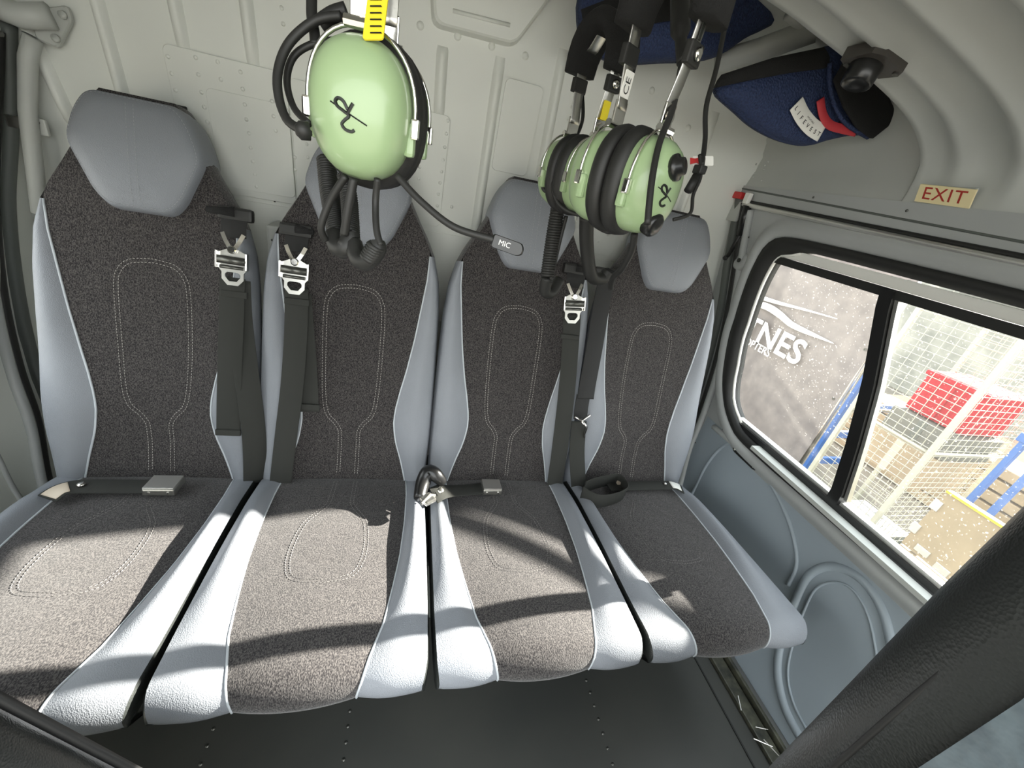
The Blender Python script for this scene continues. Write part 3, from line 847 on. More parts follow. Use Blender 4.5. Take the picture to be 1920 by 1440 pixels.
part(t, 'end_fitting', join(tube([c + np.array([-.022, -.004, .008]), c + np.array([0, -.006, -.004]), c + np.array([.02, -.004, .016])], .0035, 8), tube([c + np.array([.0, -.006, -.004]), c + np.array([.020, -.006, -.022]), c + np.array([.022, -.004, -.06])], .004, 8)), chrome, True)
strap(t, [(1086, 790, .030), (1082, 840, .038), (1083, 880, .040), (1086, 925, .034)], w=.045)
P = cat_rom([CU(1090, 925, .03), CU(1125, 940, .03), CU(1172, 925, .03), CU(1160, 900, .03), CU(1120, 905, .03), CU(1095, 915, .03)], 7)
part(t, 'loose_loop', ribbon(P, .045, .0022, [nrm(np.array([p[0] - P[14][0], p[1] - P[14][1] - .03, .001])) for p in P]), webbing, True)
# lap belts
def lap_buckle(t, c, ex, ey, w=.058, l=.048):
    b = part(t, 'buckle', rbox(c, (w, l, .016), ex, ey, bev=.003), steel)
    ez = nrm(np.cross(nrm(ex), nrm(ey)))
    part(t, 'lift_lid', rbox(np.array(c) + ez * .010, (w * .97, l * .95, .003), ex, ey, bev=.0012), alu, sub=b)
    for s in (-1, 1): part(t, 'rivet_pin', lathe([(.0025, 0), (.0025, .002), (0, .002)], np.array(c) - np.array(ey) * l / 2 + np.array(ex) * s * w * .3, -np.array(ey), 8), chrome, sub=b)
EX = np.array([1, 0, 0.]); EYC = np.array([0, ct, -st]); NC = np.array([0, st, ct])
t = thing('lap_belt', 'lap belt with a tan tag and square buckle on the leftmost seat', 'seat belt', CU(220, 915, .02), 'lap belts lying on the cushions')
P = cat_rom([CU(88, 935, .020), CU(115, 918, .026), CU(150, 912, .024), CU(220, 912, .018), CU(285, 912, .018)], 6)
part(t, 'strap', ribbon(P, .046, .0025, NC), webbing, True)
part(t, 'tag', ribbon([p + NC * .002 for p in P[1:10]], .036, .0015, NC), cardm, True)
part(t, 'snap', lathe([(.008, 0), (.007, .003), (.003, .0045), (0, .0045)], CU(152, 909, .027), NC, 14), chrome, True)
lap_buckle(t, CU(308, 911, .022), EX, EYC)
t = thing('lap_belt', 'lap belt with a black anchor boot and square buckle on the third seat', 'seat belt', CU(850, 915, .02), 'lap belts lying on the cushions')
P = cat_rom([CU(812, 930, .040), CU(828, 922, .045), CU(850, 920, .032), CU(880, 918, .020), CU(920, 914, .016)], 6)
part(t, 'strap', ribbon(P, .044, .0025, [nrm(NC + np.array([0, -.5 * max(0, 1 - i / 14), 0])) for i in range(len(P))]), webbing, True)
b0 = CU(800, 900, .06)
part(t, 'anchor_boot', tube(cat_rom([CU(830, 905, .055), CU(818, 892, .075), CU(803, 885, .082), CU(793, 905, .062), CU(786, 935, .045)], 5), [.012, .013, .014, .015, .016, .017, .018, .018, .018, .018, .018, .018, .018, .018, .018, .018, .017, .016, .015, .014, .013], 12), rubber_gloss, True)
part(t, 'anchor_hook', join(rbox(CU(802, 936, .050), (.030, .030, .010), (.8, .6, 0), (-.6, .8, 0), bev=.004), tube([CU(790, 945, .05), CU(806, 928, .056), CU(816, 930, .052)], .0045, 8)), steel)
part(t, 'snap', lathe([(.008, 0), (.007, .003), (.003, .0045), (0, .0045)], CU(826, 920, .054), nrm(NC + np.array([0, -.5, 0])), 14), steel, True)
lap_buckle(t, CU(921, 914, .020), EX, EYC, .050, .044)
t = thing('lap_belt', 'thin folded lap belt with a pale tag at the rear of the window seat', 'seat belt', CU(1210, 912, .02), 'lap belts lying on the cushions')
P = cat_rom([CU(1140, 912, .016), CU(1180, 911, .018), CU(1230, 910, .018), CU(1262, 910, .022), CU(1280, 918, .014)], 6)
part(t, 'strap', ribbon(P, .040, .0025, NC), webbing, True)
part(t, 'tag', ribbon([p + NC * .002 for p in P[-8:-2]], .032, .0015, NC), white, True)
part(t, 'end_clip', rbox(CU(1163, 905, .022), (.022, .012, .012), bev=.002), cardm)
part(t, 'snap', lathe([(.006, 0), (.005, .003), (0, .004)], CU(1247, 907, .023), NC, 12), chrome, True)

# =================================================================== HEADSETS
HW, HH = .037, .047
def sup(t, e=2.25):
    c, s = math.cos(t), math.sin(t)
    return np.array([HW * math.copysign(abs(c) ** (2 / e), c), HH * math.copysign(abs(s) ** (2 / e), s)])
DOME = [(1.0, 0.0), (1.0, .008), (.985, .015), (.93, .023), (.80, .031), (.60, .0365), (.35, .0395), (.02, .041)]
def dome_h(x, y):
    r = (abs(x / HW) ** 2.25 + abs(y / HH) ** 2.25) ** (1 / 2.25)
    return interp(r, [d[0] for d in DOME[::-1]], [d[1] for d in DOME[::-1]])
def coil(path, R, r, turns, n=9):
    P = resample(path, turns * n + 1); m = len(P)
    u = None; out = []
    for i in range(m):
        T = nrm(P[min(i + 1, m - 1)] - P[max(i - 1, 0)])
        if u is None: u = nrm(np.cross(T, (1, .3, .1)))
        u = nrm(u - T * (u @ T)); w = np.cross(T, u); a = 2 * math.pi * i / n
        out.append(P[i] + R * (math.cos(a) * u + math.sin(a) * w))
    return tube(out, r, 5)
def headset(label, ctr, yaw, top=.17, logo=True, lx=0.0):
    a = np.array([math.sin(yaw), -math.cos(yaw), 0]); u = np.array([0, 0, 1.]); s = np.cross(u, a)
    t = thing('headset', label, 'headset', ctr, 'aviation headsets hanging from the roof')
    ctr = np.array(ctr, float)
    def P(x, y, z, f=1): return ctr + s * x * f + u * y + a * z * f
    n = 40; TH = [2 * math.pi * k / n for k in range(n)]
    for f in (1, -1):
        rim = .021
        cup = part(t, 'ear_cup', loft([[P(*(sup(q) * .97), rim - .004, f) for q in TH]] + [[P(*(sup(q) * k), rim + h, f) for q in TH] for k, h in DOME], True, False, True), cup_green, True)
        part(t, 'ear_seal', loft([[P(*(sup(q) * k), z, f) for q in TH] for k, z in ((.95, rim), (1.05, rim - .002), (1.13, rim - .006), (1.16, rim - .013), (1.09, rim - .0185), (.92, rim - .0205), (.70, rim - .019), (.6, rim - .010))]), rubber, True)
        # wire yoke round the upper half of the cup
        arc = [P(1.09 * sup(q)[0], 1.10 * sup(q)[1], rim + .010, f) for q in np.linspace(-.15, math.pi + .15, 26)]
        part(t, 'wire_yoke', tube(arc, .0016, 6), chrome, True)
        for k in (1, -1):
            lug = part(t, 'pivot_lug', rbox(P(k * HW * .99, -.012, rim + .006, f), (.008, .024, .010), s, u, bev=.003), cup_green)
            part(t, 'pivot_clip', rbox(P(k * HW * 1.10, -.004, rim + .010, f), (.006, .014, .007), s, u, bev=.0015), chrome, sub=lug)
        y0 = HH * 1.10
        part(t, 'stirrup', join(tube([P(-.013, y0 + .001, rim + .010, f), P(.013, y0 + .001, rim + .010, f)], .004, 8), rbox(P(0, y0 + .012, rim + .008, f), (.020, .022, .003), s, u, bev=.001), lathe([(.006, 0), (.006, .003), (0, .003)], P(0, y0 + .012, rim + .0095, f), a * f, 10)), chrome)
        band = cat_rom([P(0, y0 + .015, rim + .006, f), P(0, y0 + .06, rim + .012, f), P(0, y0 + .12, rim + .014, f), P(0, y0 + top, rim + .004, f), P(0, y0 + top + .03, .0, f)], 5)
        b = part(t, 'spring_band', ribbon(band, .017, .0015, a * f), steel, True)
        part(t, 'adjuster_slot', rbox(P(0, y0 + .10, rim + .0155, f), (.004, .055, .0012), s, u, bev=0), ink, sub=b)
        blk = part(t, 'adjuster_block', rbox(P(0, y0 + .062, rim + .014, f), (.024, .018, .008), s, u, bev=.002), rubber)
        part(t, 'clamp_screw', lathe([(.0055, 0), (.0055, .003), (.003, .004), (0, .004)], P(0, y0 + .062, rim + .018, f), a * f, 12), chrome, True, sub=blk)
        if logo and f == 1:
            def D(x, y): return P(x, y, rim + dome_h(x, y) + .0003)
            strokes = [([( .000, .000), (-.004, .006), (-.009, .008), (-.012, .005), (-.010, .001), (-.004, -.002), (.001, -.005), (-.003, -.009), (-.006, -.013), (-.003, -.017), (.003, -.018), (.006, -.016)], .0012),
                       ([(-.017, .004), (.018, -.010)], .0005), ([(.0, -.003), (.005, .006)], .0012)]
            for pts, w in strokes:
                pp = cat_rom([(x * .72 + lx, y * .72 - .002) for x, y in pts], 5)
                part(t, 'logo_stroke', tube([D(*p) for p in pp], w, 5), ink, sub=cup)
    # head pad draped over both bands
    y0 = HH * 1.10
    rings = []
    for k in range(13):
        q = math.pi * k / 12; zz = .040 * math.cos(q); yy = y0 + top - .025 + .055 * math.sin(q) ** .8
        th = .012; w = .024 + .004 * math.sin(q)
        cpos = P(0, yy, zz); nn = nrm(a * math.cos(q) + u * math.sin(q) * .9)
        rings.append([cpos + s * x * w + nn * y * th for x, y in ((-1, -.4), (-.7, -1), (.7, -1), (1, -.4), (1, .4), (.7, 1), (-.7, 1), (-1, .4))])
    part(t, 'head_pad', loft(rings, True, True, True), velcro, True)
    return t, P
h1, P1 = headset('large green headset hanging in the centre with boom microphone', (.682, -.432, 1.083), math.radians(-11), .11)
def curve(t, pts, r, m, name, n=7, k=7): return part(t, name, tube(cat_rom(pts, k), r, n), m, True)
D1 = .285
curve(h1, [PD(640, 30, .30), PD(590, 40, .30), PD(540, 85, .30), PD(520, 150, .30), PD(535, 220, .30), PD(578, 250, .29)], .0033, rubber, 'earphone_cable')
curve(h1, [PD(640, 75, .31), PD(590, 82, .31), PD(552, 105, .31), PD(538, 150, .31), PD(550, 200, .31), PD(580, 232, .30)], .0026, rubber, 'earphone_cable')
curve(h1, [PD(585, -20, .31), PD(585, 30, .31), PD(590, 60, .31), PD(592, 85, .31)], .0040, rubber, 'cable_sleeve')
curve(h1, [PD(600, 45, .305), PD(625, 28, .305), PD(650, 20, .305)], .0060, rubber, 'cable_sleeve')
curve(h1, [PD(778, 205, .37), PD(792, 240, .37), PD(780, 275, .37), PD(765, 285, .36)], .0022, rubber, 'earphone_cable')
part(h1, 'cable_gland', lathe([(.006, 0), (.006, .006), (.003, .009)], PD(580, 246, .288), (-.8, -.3, -.1), 12), rubber, True)
lab = part(h1, 'rating_label', prism(rrect(.014, .034, .002), .0012, PD(705, 28, .275), RM[0], -RM[1] + .12 * RM[0]), yellow)
for k in range(6):
    part(h1, 'print_line', prism([(-.004, -.0004), (.004, -.0004), (.0035, .0004), (-.004, .0004)], .0004, PD(705, 28, .2738) - RM[1] * (.012 - .0045 * k) * -1, RM[0], -RM[1]), ink, sub=lab)
bp = cat_rom([PD(745, 330, .31), PD(790, 378, .31), PD(850, 425, .31), PD(920, 448, .31), PD(935, 452, .31)], 7)
part(h1, 'microphone_boom', tube(bp, .0028, 8), rubber, True)
mic = part(h1, 'microphone', prism(round_poly([(-.012, -.005), (.011, -.005), (.0135, -.002), (.0135, .003), (.010, .005), (-.012, .005)], .002), .006, PD(950, 460, .31), nrm(PD(980, 470, .31) - PD(925, 450, .31)), nrm(np.cross(ray(950, 460), PD(980, 470, .31) - PD(925, 450, .31))), .0015), rubber_gloss)
e1 = nrm(PD(980, 470, .31) - PD(925, 450, .31)); e2 = -nrm(np.cross(ray(950, 460), e1))
if e2[2] < 0: e2 = -e2
part(h1, 'print', text_vf('MIC', .0055, PD(946, 458, .31) - nrm(ray(950, 460)) * .0036, e1, e2), white, sub=mic)
# leads below the cup
curve(h1, [PD(648, 330, .32), PD(620, 375, .33), PD(602, 425, .34), PD(610, 450, .35)], .0030, rubber, 'lead')
curve(h1, [PD(663, 335, .32), PD(652, 395, .33), PD(645, 440, .34)], .0036, rubber, 'lead')
curve(h1, [PD(708, 335, .32), PD(704, 380, .33), PD(706, 430, .33), PD(714, 460, .33)], .0028, rubber, 'lead')
part(h1, 'coiled_cord', coil(cat_rom([PD(612, 300, .38), PD(618, 360, .38), PD(632, 440, .37)], 6), .0065, .0026, 34), rubber, True)
part(h1, 'coiled_cord', coil(cat_rom([PD(648, 330, .37), PD(655, 380, .37), PD(658, 440, .36)], 6), .0055, .0024, 26), rubber, True)
curve(h1, [PD(626, 440, .36), PD(634, 462, .355), PD(648, 466, .35), PD(656, 450, .35), PD(656, 440, .35)], .0085, rubber, 'cord_boot', 9)
curve(h1, [PD(662, 455, .35), PD(672, 485, .345), PD(690, 490, .34), PD(706, 470, .335), PD(706, 456, .335)], [.0075] * 29, rubber, 'cord_boot', 9)
part(h1, 'coiled_cord', coil([PD(692, 486, .338), PD(707, 460, .332)], .0062, .0022, 6), rubber, True)

h2, P2 = headset('rear green headset of the right-hand pair, partly hidden', tuple(PD(1118, 338, .575) - .05 * np.array([math.sin(.36), -math.cos(.36), 0])), .36, .10)
h3, P3 = headset('front green headset of the right-hand pair with volume knob', tuple(PD(1244, 356, .42) - .05 * np.array([math.sin(.56), -math.cos(.56), 0])), .56, .11, True, -.012)
a3 = np.array([math.sin(.56), -math.cos(.56), 0]); s3 = np.cross((0, 0, 1.), a3)
a2 = np.array([math.sin(.36), -math.cos(.36), 0]); s2 = np.cross((0, 0, 1.), a2)
kx, ky = -.006, .021
part(h3, 'volume_knob', lathe([(.0125, -.004), (.0125, .002), (.009, .003), (.008, .008), (.0, .008)], P3(kx, ky, .021 + dome_h(kx, ky)), a3 + np.array([.1, 0, .35]), 18), rubber_gloss, True)
kx, ky = -.006, -.034
sock = part(h3, 'boom_socket', lathe([(.0125, -.006), (.0125, .003), (.010, .006), (0, .006)], P3(kx, ky, .021 + dome_h(kx, ky)), a3 + np.array([0, 0, -.3]), 18), rubber_gloss, True)
curve(h3, [PD(1214, 420, .385), PD(1222, 340, .385), PD(1236, 270, .39), PD(1262, 200, .40), PD(1280, 110, .42)], .0033, rubber, 'microphone_boom', 8)
curve(h3, [PD(1280, 118, .42), PD(1276, 60, .425), PD(1275, -30, .43)], [.006] * 7 + [.010] * 8, rubber, 'boom_sleeve', 8)
curve(h3, [PD(1372, -20, .52), PD(1345, 120, .52), PD(1324, 200, .52), PD(1322, 260, .52), PD(1316, 310, .51)], .0032, rubber, 'earphone_cable')
curve(h3, [PD(1312, 290, .50), PD(1314, 330, .50), PD(1300, 365, .50), PD(1294, 400, .50), PD(1262, 412, .50)], .0022, rubber, 'earphone_cable')
part(h3, 'cable_tie', rbox(PD(1312, 318, .50), (.010, .016, .010), bev=.002), rubber)
part(h3, 'cable_splice', tube([PD(1306, 330, .50), PD(1290, 358, .50)], .0055, 8), rubber, True)
ce_l = part(h3, 'white_label', prism(rrect(.015, .026, .001), .0012, P3(0, .052 + .036, -.0285), s3, (0, 0, 1)), white)
part(h3, 'print', text_vf('CE', .013, P3(0, .052 + .036, -.0277), (0, 0, 1), -s3), ink, sub=ce_l)
part(h2, 'rating_label', prism(rrect(.012, .022, .001), .0012, P2(0, .052 + .032, .0335), s2, (0, 0, 1)), yellow)
part(h3, 'red_tag', prism(rrect(.026, .012, .001), .001, PD(1318, 302, .512), RM[0], -RM[1]), white)
part(h3, 'red_tag_mark', prism([(-.008, -.004), (0, -.002), (.006, -.005), (.004, .001), (.006, .005), (-.002, .003), (-.008, .004)], .001, PD(1306, 302, .510), RM[0], -RM[1]), red)
curve(h2, [PD(1092, 180, .62), PD(1092, 225, .62), PD(1075, 265, .62), PD(1048, 295, .62), PD(1034, 320, .62), PD(1018, 345, .62), PD(1022, 358, .62), PD(1036, 358, .62)], .0028, rubber, 'earphone_cable')
part(h2, 'cable_splice', tube([PD(1042, 290, .62), PD(1030, 315, .62)], .0065, 8), rubber, True)
curve(h2, [PD(1050, 300, .60), PD(1036, 340, .60), PD(1046, 380, .60), PD(1075, 400, .60), PD(1110, 402, .60), PD(1140, 388, .60)], .0030, rubber, 'earphone_cable')
curve(h2, [PD(1100, 405, .60), PD(1115, 422, .60), PD(1140, 435, .60), PD(1165, 430, .59)], .0032, rubber, 'earphone_cable')
curve(h2, [PD(1160, 150, .62), PD(1140, 185, .62), PD(1132, 225, .62)], .0040, rubber, 'cable_sleeve')
curve(h2, [PD(1175, 160, .62), PD(1162, 200, .62), PD(1155, 240, .62)], .0040, rubber, 'cable_sleeve')
part(h2, 'coiled_cord', coil(cat_rom([PD(1046, 392, .68), PD(1036, 450, .70), PD(1026, 520, .72)], 6), .0095, .0034, 26), rubber, True)
curve(h2, [PD(1062, 405, .68), PD(1050, 450, .70), PD(1032, 530, .72)], .0035, rubber, 'lead')
curve(h2, [PD(1026, 520, .72), PD(1022, 545, .74), PD(1034, 548, .75), PD(1048, 525, .76)], .011, rubber, 'cord_boot', 9)
curve(h3, [PD(1100, 405, .66), PD(1100, 460, .70), PD(1108, 515, .74), PD(1128, 522, .76), PD(1140, 510, .76)], .012, rubber, 'cord_boot', 10)
curve(h3, [PD(1190, 438, .50), PD(1184, 470, .52), PD(1165, 505, .56), PD(1150, 520, .6), PD(1145, 540, .64)], .0045, rubber, 'lead')

# =================================================================== OVERHEAD THINGS
def poly_at(px, Y): return [PY(x, y, Y) for x, y in px]
def pillow(pts, depth, back, s_list=((1.0, 0), (.985, .35), (.93, .65), (.80, .86), (.6, .96), (.3, 1.0), (.02, 1.0))):
    P = [np.array(p) for p in pts]; c = np.mean(P, 0); rs = []
    for s, k in s_list[::-1]: rs.append([c + (p - c) * s + np.array([0, back * k, 0]) for p in P])
    for s, k in s_list: rs.append([c + (p - c) * s - np.array([0, depth * k, 0]) for p in P])
    return loft(rs, True, True, True)
YP = .020
t = thing('life_vest_pouch', 'navy mesh pouch with white label and red ribbon under the roof', 'pouch', PY(1480, 270, YP))
out = [(1338, 168), (1345, 182), (1375, 208), (1405, 235), (1440, 256), (1478, 270), (1510, 274), (1545, 264), (1590, 255), (1640, 250), (1655, 215), (1640, 160), (1600, 110), (1560, 85), (1500, 105), (1420, 130), (1360, 148)]
P = resample(cat_rom(poly_at(out, YP), 5, True), 64, True)
pouch = part(t, 'pouch_bag', pillow(P, .034, .03), navy, True)
part(t, 'black_edge_band', pillow(resample(poly_at([(1340, 165), (1352, 140), (1450, 108), (1545, 88), (1556, 110), (1552, 128), (1480, 137), (1400, 152)], YP - .030), 40, True), .010, .02), velcro, True)
part(t, 'velcro_flap', pillow(resample(poly_at([(1562, 150), (1585, 108), (1620, 128), (1655, 160), (1684, 222), (1634, 262), (1605, 240), (1580, 200)], -.030), 48, True), .006, .006), velcro, True)
part(t, 'piping', tube(cat_rom(poly_at([(1556, 118), (1556, 160), (1568, 205), (1590, 235), (1628, 258)], -.025), 5), .004, 7), navy, True)
rp = cat_rom(poly_at([(1538, 186), (1543, 215), (1556, 234), (1580, 242), (1606, 248)], -.021), 5)
part(t, 'red_ribbon', ribbon(rp, .016, .002, (0, -1, 0)), red_cloth, True)
lp = cat_rom(poly_at([(1493, 194), (1505, 218), (1522, 238), (1541, 250)], -.020), 5)
lab = part(t, 'white_label', ribbon(lp, .030, .0015, (0, -1, 0)), white, True)
d = nrm(lp[-1] - lp[0]); nn = np.array([0, -1, 0.]); e2 = nrm(np.cross(nn, d))
if e2[0] < 0: e2 = -e2
for i, ch in enumerate('LIFEVEST'):
    k = 1.5 + i * (len(lp) - 4) / 7.0; i0 = int(k); q = lp[i0] + (lp[min(i0 + 1, len(lp) - 1)] - lp[i0]) * (k - i0)
    dd = nrm(lp[min(i0 + 2, len(lp) - 1)] - lp[max(i0 - 1, 0)]); ee = nrm(np.cross(nn, dd)); ee = ee if ee @ e2 > 0 else -ee
    part(t, 'print', text_vf(ch, .0105, q - ee * .004 + nn * .0012, dd, ee, .0002), ink, sub=lab)
mp = [p for p in lp]
part(t, 'print', text_vf('INFLATABLE', .0042, lp[len(lp) // 2] + e2 * .006 + nn * .0012, d, e2), ink, sub=lab)
t = thing('life_vest_pouch', 'dark navy bundle tucked under the roof behind the right-hand headsets', 'pouch', PY(1230, 60, .12))
out = [(1085, 60), (1110, 100), (1170, 120), (1240, 118), (1330, 112), (1390, 75), (1450, 40), (1440, -30), (1250, -70), (1100, -40)]
part(t, 'pouch_bag', pillow(resample(cat_rom(poly_at(out, .14), 5, True), 50, True), .05, .05), navy, True)
part(t, 'black_strap', ribbon(cat_rom(poly_at([(1095, 50), (1180, 20), (1300, 0)], .085), 5), .05, .003, (0, -1, 0)), velcro, True)

# black mount on the arch
t = thing('lamp_mount', 'black triangular mount with a round boss on the arched roof frame', 'lamp', PY(1640, 112, -.20))
mn = nrm((-.25, -.12, -1.0)); mc = PY(1640, 112, -.205)
pl = [PN(x, y, mn, mn @ mc) for x, y in ((1580, 104), (1640, 90), (1664, 96), (1698, 127), (1688, 136), (1652, 140), (1590, 120))]
part(t, 'mount_plate', loft([[p + mn * k for p in pl] for k in (-.012, .004, .006)], True, True, True), amber)
part(t, 'boss', lathe([(.024, -.004), (.022, .012), (.021, .030), (.018, .032), (.016, .026), (0, .026)], PN(1628, 118, mn, mn @ mc), mn, 22), rubber_gloss, True)
for q in ((1592, 112), (1684, 130)): part(t, 'screw', lathe([(.004, 0), (.004, .004), (0, .004)], PN(*q, mn, mn @ mc) + mn * .004, mn, 10), dark_steel)

# exit sign
eu = nrm((-.010, 0, .0275)); XE = 1.624
tl_, tr_, br_, bl_ = PX(1722, 345, XE - .005), PX(1826, 357, XE - .005), PX(1824, 390, XE + .005), PX(1720, 377, XE + .005)
c = (tl_ + tr_ + br_ + bl_) / 4; ed = nrm(tr_ - tl_ + br_ - bl_); wd_ = np.linalg.norm(tr_ - tl_); ht_ = np.linalg.norm(tl_ - bl_); en = nrm(np.cross(ed, eu))
t = thing('exit_sign', 'cream EXIT sign with red letters above the right window', 'sign', c)
pl = part(t, 'plate', rbox(c, (wd_, ht_, .003), ed, eu, bev=.0006), exit_cream)
part(t, 'backing', prism([(0, ht_ * .46), (0, -ht_ * .46), (-.008, ht_ * .30), (-.008, ht_ * .46)], wd_ * .9, c - en * .002, en, eu), paint)
part(t, 'lettering', text_vf('EXIT', ht_ * .98, c + en * .0018, ed * 1.12, eu, .0001, spacing=1.1), exit_red, sub=pl)

# left rear corner fittings
t = thing('pillar_latch', 'small grey latch plate on the left rear pillar', 'latch', PY(62, 235, .27))
part(t, 'plate', rbox(PY(66, 236, .285), (.042, .008, .030), bev=.003), paint)
part(t, 'arm', rbox(PY(38, 230, .275), (.040, .010, .022), bev=.003), steel)
for q in ((60, 230), (72, 243), (60, 243), (72, 230)): part(t, 'screw', lathe([(.0025, 0), (.0025, .0015), (0, .0015)], PY(*q, .2805), (0, -1, 0), 8), dark_steel)
t = thing('tube_clamp', 'grey tube clamp with bolts in the top left corner', 'bracket', PY(90, 50, .28))
part(t, 'clamp_plate', prism(round_poly([(p[0], p[2]) for p in poly_at([(60, 20), (128, 10), (138, 40), (112, 92), (70, 75)], .285)], .008), .012, (0, .285, 0), (1, 0, 0), (0, 0, 1), .003), paint)
part(t, 'tube', tube([PY(-60, -10, .26), PY(40, 30, .265), PY(95, 30, .27)], .020, 12), paint, True)
part(t, 'post', tube([PY(62, 70, .275), PY(52, 110, .275), PY(52, 210, .275), PY(75, 400, .265)], .014, 10), paint, True)
for q in ((118, 28), (105, 72), (62, 42)): part(t, 'bolt', lathe([(.007, 0), (.006, .004), (0, .005)], PY(*q, .276), (0, -1, 0), 12), paint, True)

# =================================================================== FRONT SEATS
def front_seat(label, left):
    """black leather crew seat seen from behind"""
    c0 = (.26, -.72, 0) if left else (1.24, -.86, 0)
    t = thing('crew_seat', label, 'seat', c0, 'black crew seats at the front')
    def ring(z, infl=0.0):
        top = math.sqrt(max(0, 1 - max(0, (z - 1.02) / .20) ** 2)) if z > 1.02 else 1.0
        if left:
            x1 = .512 - .38 * (z - .476) - (1 - top) * .05; x0 = .03 + (1 - top) * .05; y1 = -.615 - (1 - top) * .05; y0 = -.80 + (1 - top) * .05
        else:
            x0 = 1.000 + .09 * max(0, .92 - z) + (1 - top) * .06; x1 = 1.47 - (1 - top) * .06
            y1 = -.750 - (1 - top) * .05; y0 = -.93 + (1 - top) * .05
        R = rrect(x1 - x0 + 2 * infl, y1 - y0 + 2 * infl, .050 + infl, 7)
        return resample([np.array([p[0] + (x0 + x1) / 2, p[1] + (y0 + y1) / 2, z]) for p in R], 120, True)
    zs = [.22, .30, .40, .50, .60, .70, .80, .90, 1.0, 1.06, 1.12, 1.16, 1.19, 1.205, 1.212]
    b = part(t, 'backrest', loft([ring(z) for z in zs], True, True, True), black_leather, True)
    if left:
        part(t, 'edge_piping', tube([np.array([.512 - .38 * (z - .476) - .012, -.625, z]) for z in (.3, .45, .6, .75, .9)], .004, 7), black_trim, True, sub=b)
    else:
        part(t, 'edge_piping', tube(cat_rom([(1.060, -.785, .30), (1.033, -.785, .60), (1.010, -.785, .85), (1.004, -.785, 1.05)], 6), .0020, 7), black_trim, True, sub=b)
        part(t, 'seam', tube([(1.0155, -.800, .74), (1.0165, -.780, .735)], .0012, 5), black_trim, True, sub=b)
    S = []
    for z in [.46, .55, .62, .70, .80, .90, 1.0, 1.05, 1.08]:
        r = ring(z, .008 + .004 * math.sin(z * 40)); yl_ = -.72 if left else -.799
        S.append(resample(sorted([p for p in r if p[1] < yl_], key=lambda p: math.atan2(p[0] - c0[0], -(p[1] - c0[1]))), 28))
    part(t, 'sheepskin_cover', loft(S, False), sheep, True)
    part(t, 'seat_pan', rbox((c0[0], c0[1] - .26, .24), (.44, .50, .14), bev=.04, seg=3), black_leather, True)
    part(t, 'pedestal', rbox((c0[0], c0[1] - .22, .085), (.34, .40, .17), bev=.01), dark_box)
    return t
front_seat('large black leather crew seat back in the right foreground', False)
front_seat('black leather crew seat back in the lower left corner', True)


# =================================================================== OUTSIDE
gr = mk('ground', *rbox((7, 0, -.98), (40, 40, .06), bev=0), ground_m)
tag(gr, 'pale sunlit concrete apron outside', kind='structure')
XB = 4.6
t = thing('banner', 'large grey vinyl banner with white lettering outside the right window', 'banner', (XB, 2.4, -.95))
yr = (PX(1614, 705, XB)[1] + PX(1500, 850, XB)[1]) / 2
gy = np.linspace(yr, yr + 3.0, 40); gz = np.linspace(-.945, 1.35, 30); V = []; F = []
for z in gz:
    for y in gy: V.append((XB + .012 * math.sin(3.1 * y + 2 * z) + .008 * math.sin(7 * z - 4 * y), y, z))
for i in range(len(gz) - 1):
    for j in range(len(gy) - 1): a = i * len(gy) + j; F.append((a, a + 1, a + len(gy) + 1, a + len(gy)))
sheet = part(t, 'sheet', (V, F), banner_m, True)
for y in (yr - .02, yr + 3.02): part(t, 'post', tube([(XB + .05, y + .04, -.95), (XB + .05, y + .04, 1.38)], .02, 8), steel, True)
for z in (.3, .9, -.2): part(t, 'eyelet', lathe([(.014, -.002), (.014, .004), (.006, .004), (.006, 0)], (XB - .02, yr + .04, z), (-1, 0, 0), 10), dark_steel, sub=sheet)
XT = XB - .035
tl, trr = PX(1404, 597, XT), PX(1501, 674, XT)
wid = tl[1] - trr[1]
tz = (PX(1422, 622, XT)[2] + PX(1478, 656, XT)[2]) / 2
v4 = text_vf('TNES', 1.0, (0, 0, 0), (1, 0, 0), (0, 1, 0), .02); w4 = max(p[0] for p in v4[0]) - min(p[0] for p in v4[0])
sc = wid / w4
hgt = abs(PX(1432, 605, XT)[2] - PX(1412, 643, XT)[2]) / .72
part(t, 'lettering', text_vf('ØSTNES', 1.0, (XT, trr[1], tz), (0, -sc, 0), (0, 0, hgt), .02, 'RIGHT'), white, sub=sheet)
cr_, cl_ = PX(1444, 663, XT), PX(1398, 640, XT)
v4 = text_vf('OPTERS', 1.0, (0, 0, 0), (1, 0, 0), (0, 1, 0), .0); w4 = max(p[0] for p in v4[0]) - min(p[0] for p in v4[0])
sc2 = (cl_[1] - cr_[1]) / w4
part(t, 'lettering', text_vf('HELICOPTERS', 1.0, (XT, cr_[1], (cr_[2] + cl_[2]) / 2), (0, -sc2, 0), (0, 0, sc2 * 1.05), .012, 'RIGHT'), white, sub=sheet)
sw = cat_rom([PX(x, y, XT) for x, y in ((1395, 566), (1416, 569), (1440, 576), (1462, 590), (1482, 607), (1505, 619), (1535, 632), (1563, 644))], 5)
part(t, 'swoosh', ribbon(sw, [interp(i, (0, len(sw) * .35, len(sw) * .7, len(sw) - 1), (.06, .075, .05, .006)) for i in range(len(sw))], .003, (-1, 0, 0)), white, True, sub=sheet)
sw = cat_rom([PX(x, y, XT) for x, y in ((1421, 556), (1460, 568), (1510, 581), (1570, 598))], 6)
part(t, 'swoosh', ribbon(sw, [interp(i, (0, len(sw) - 1), (.05, .006)) for i in range(len(sw))], .003, (-1, 0, 0)), white, True, sub=sheet)

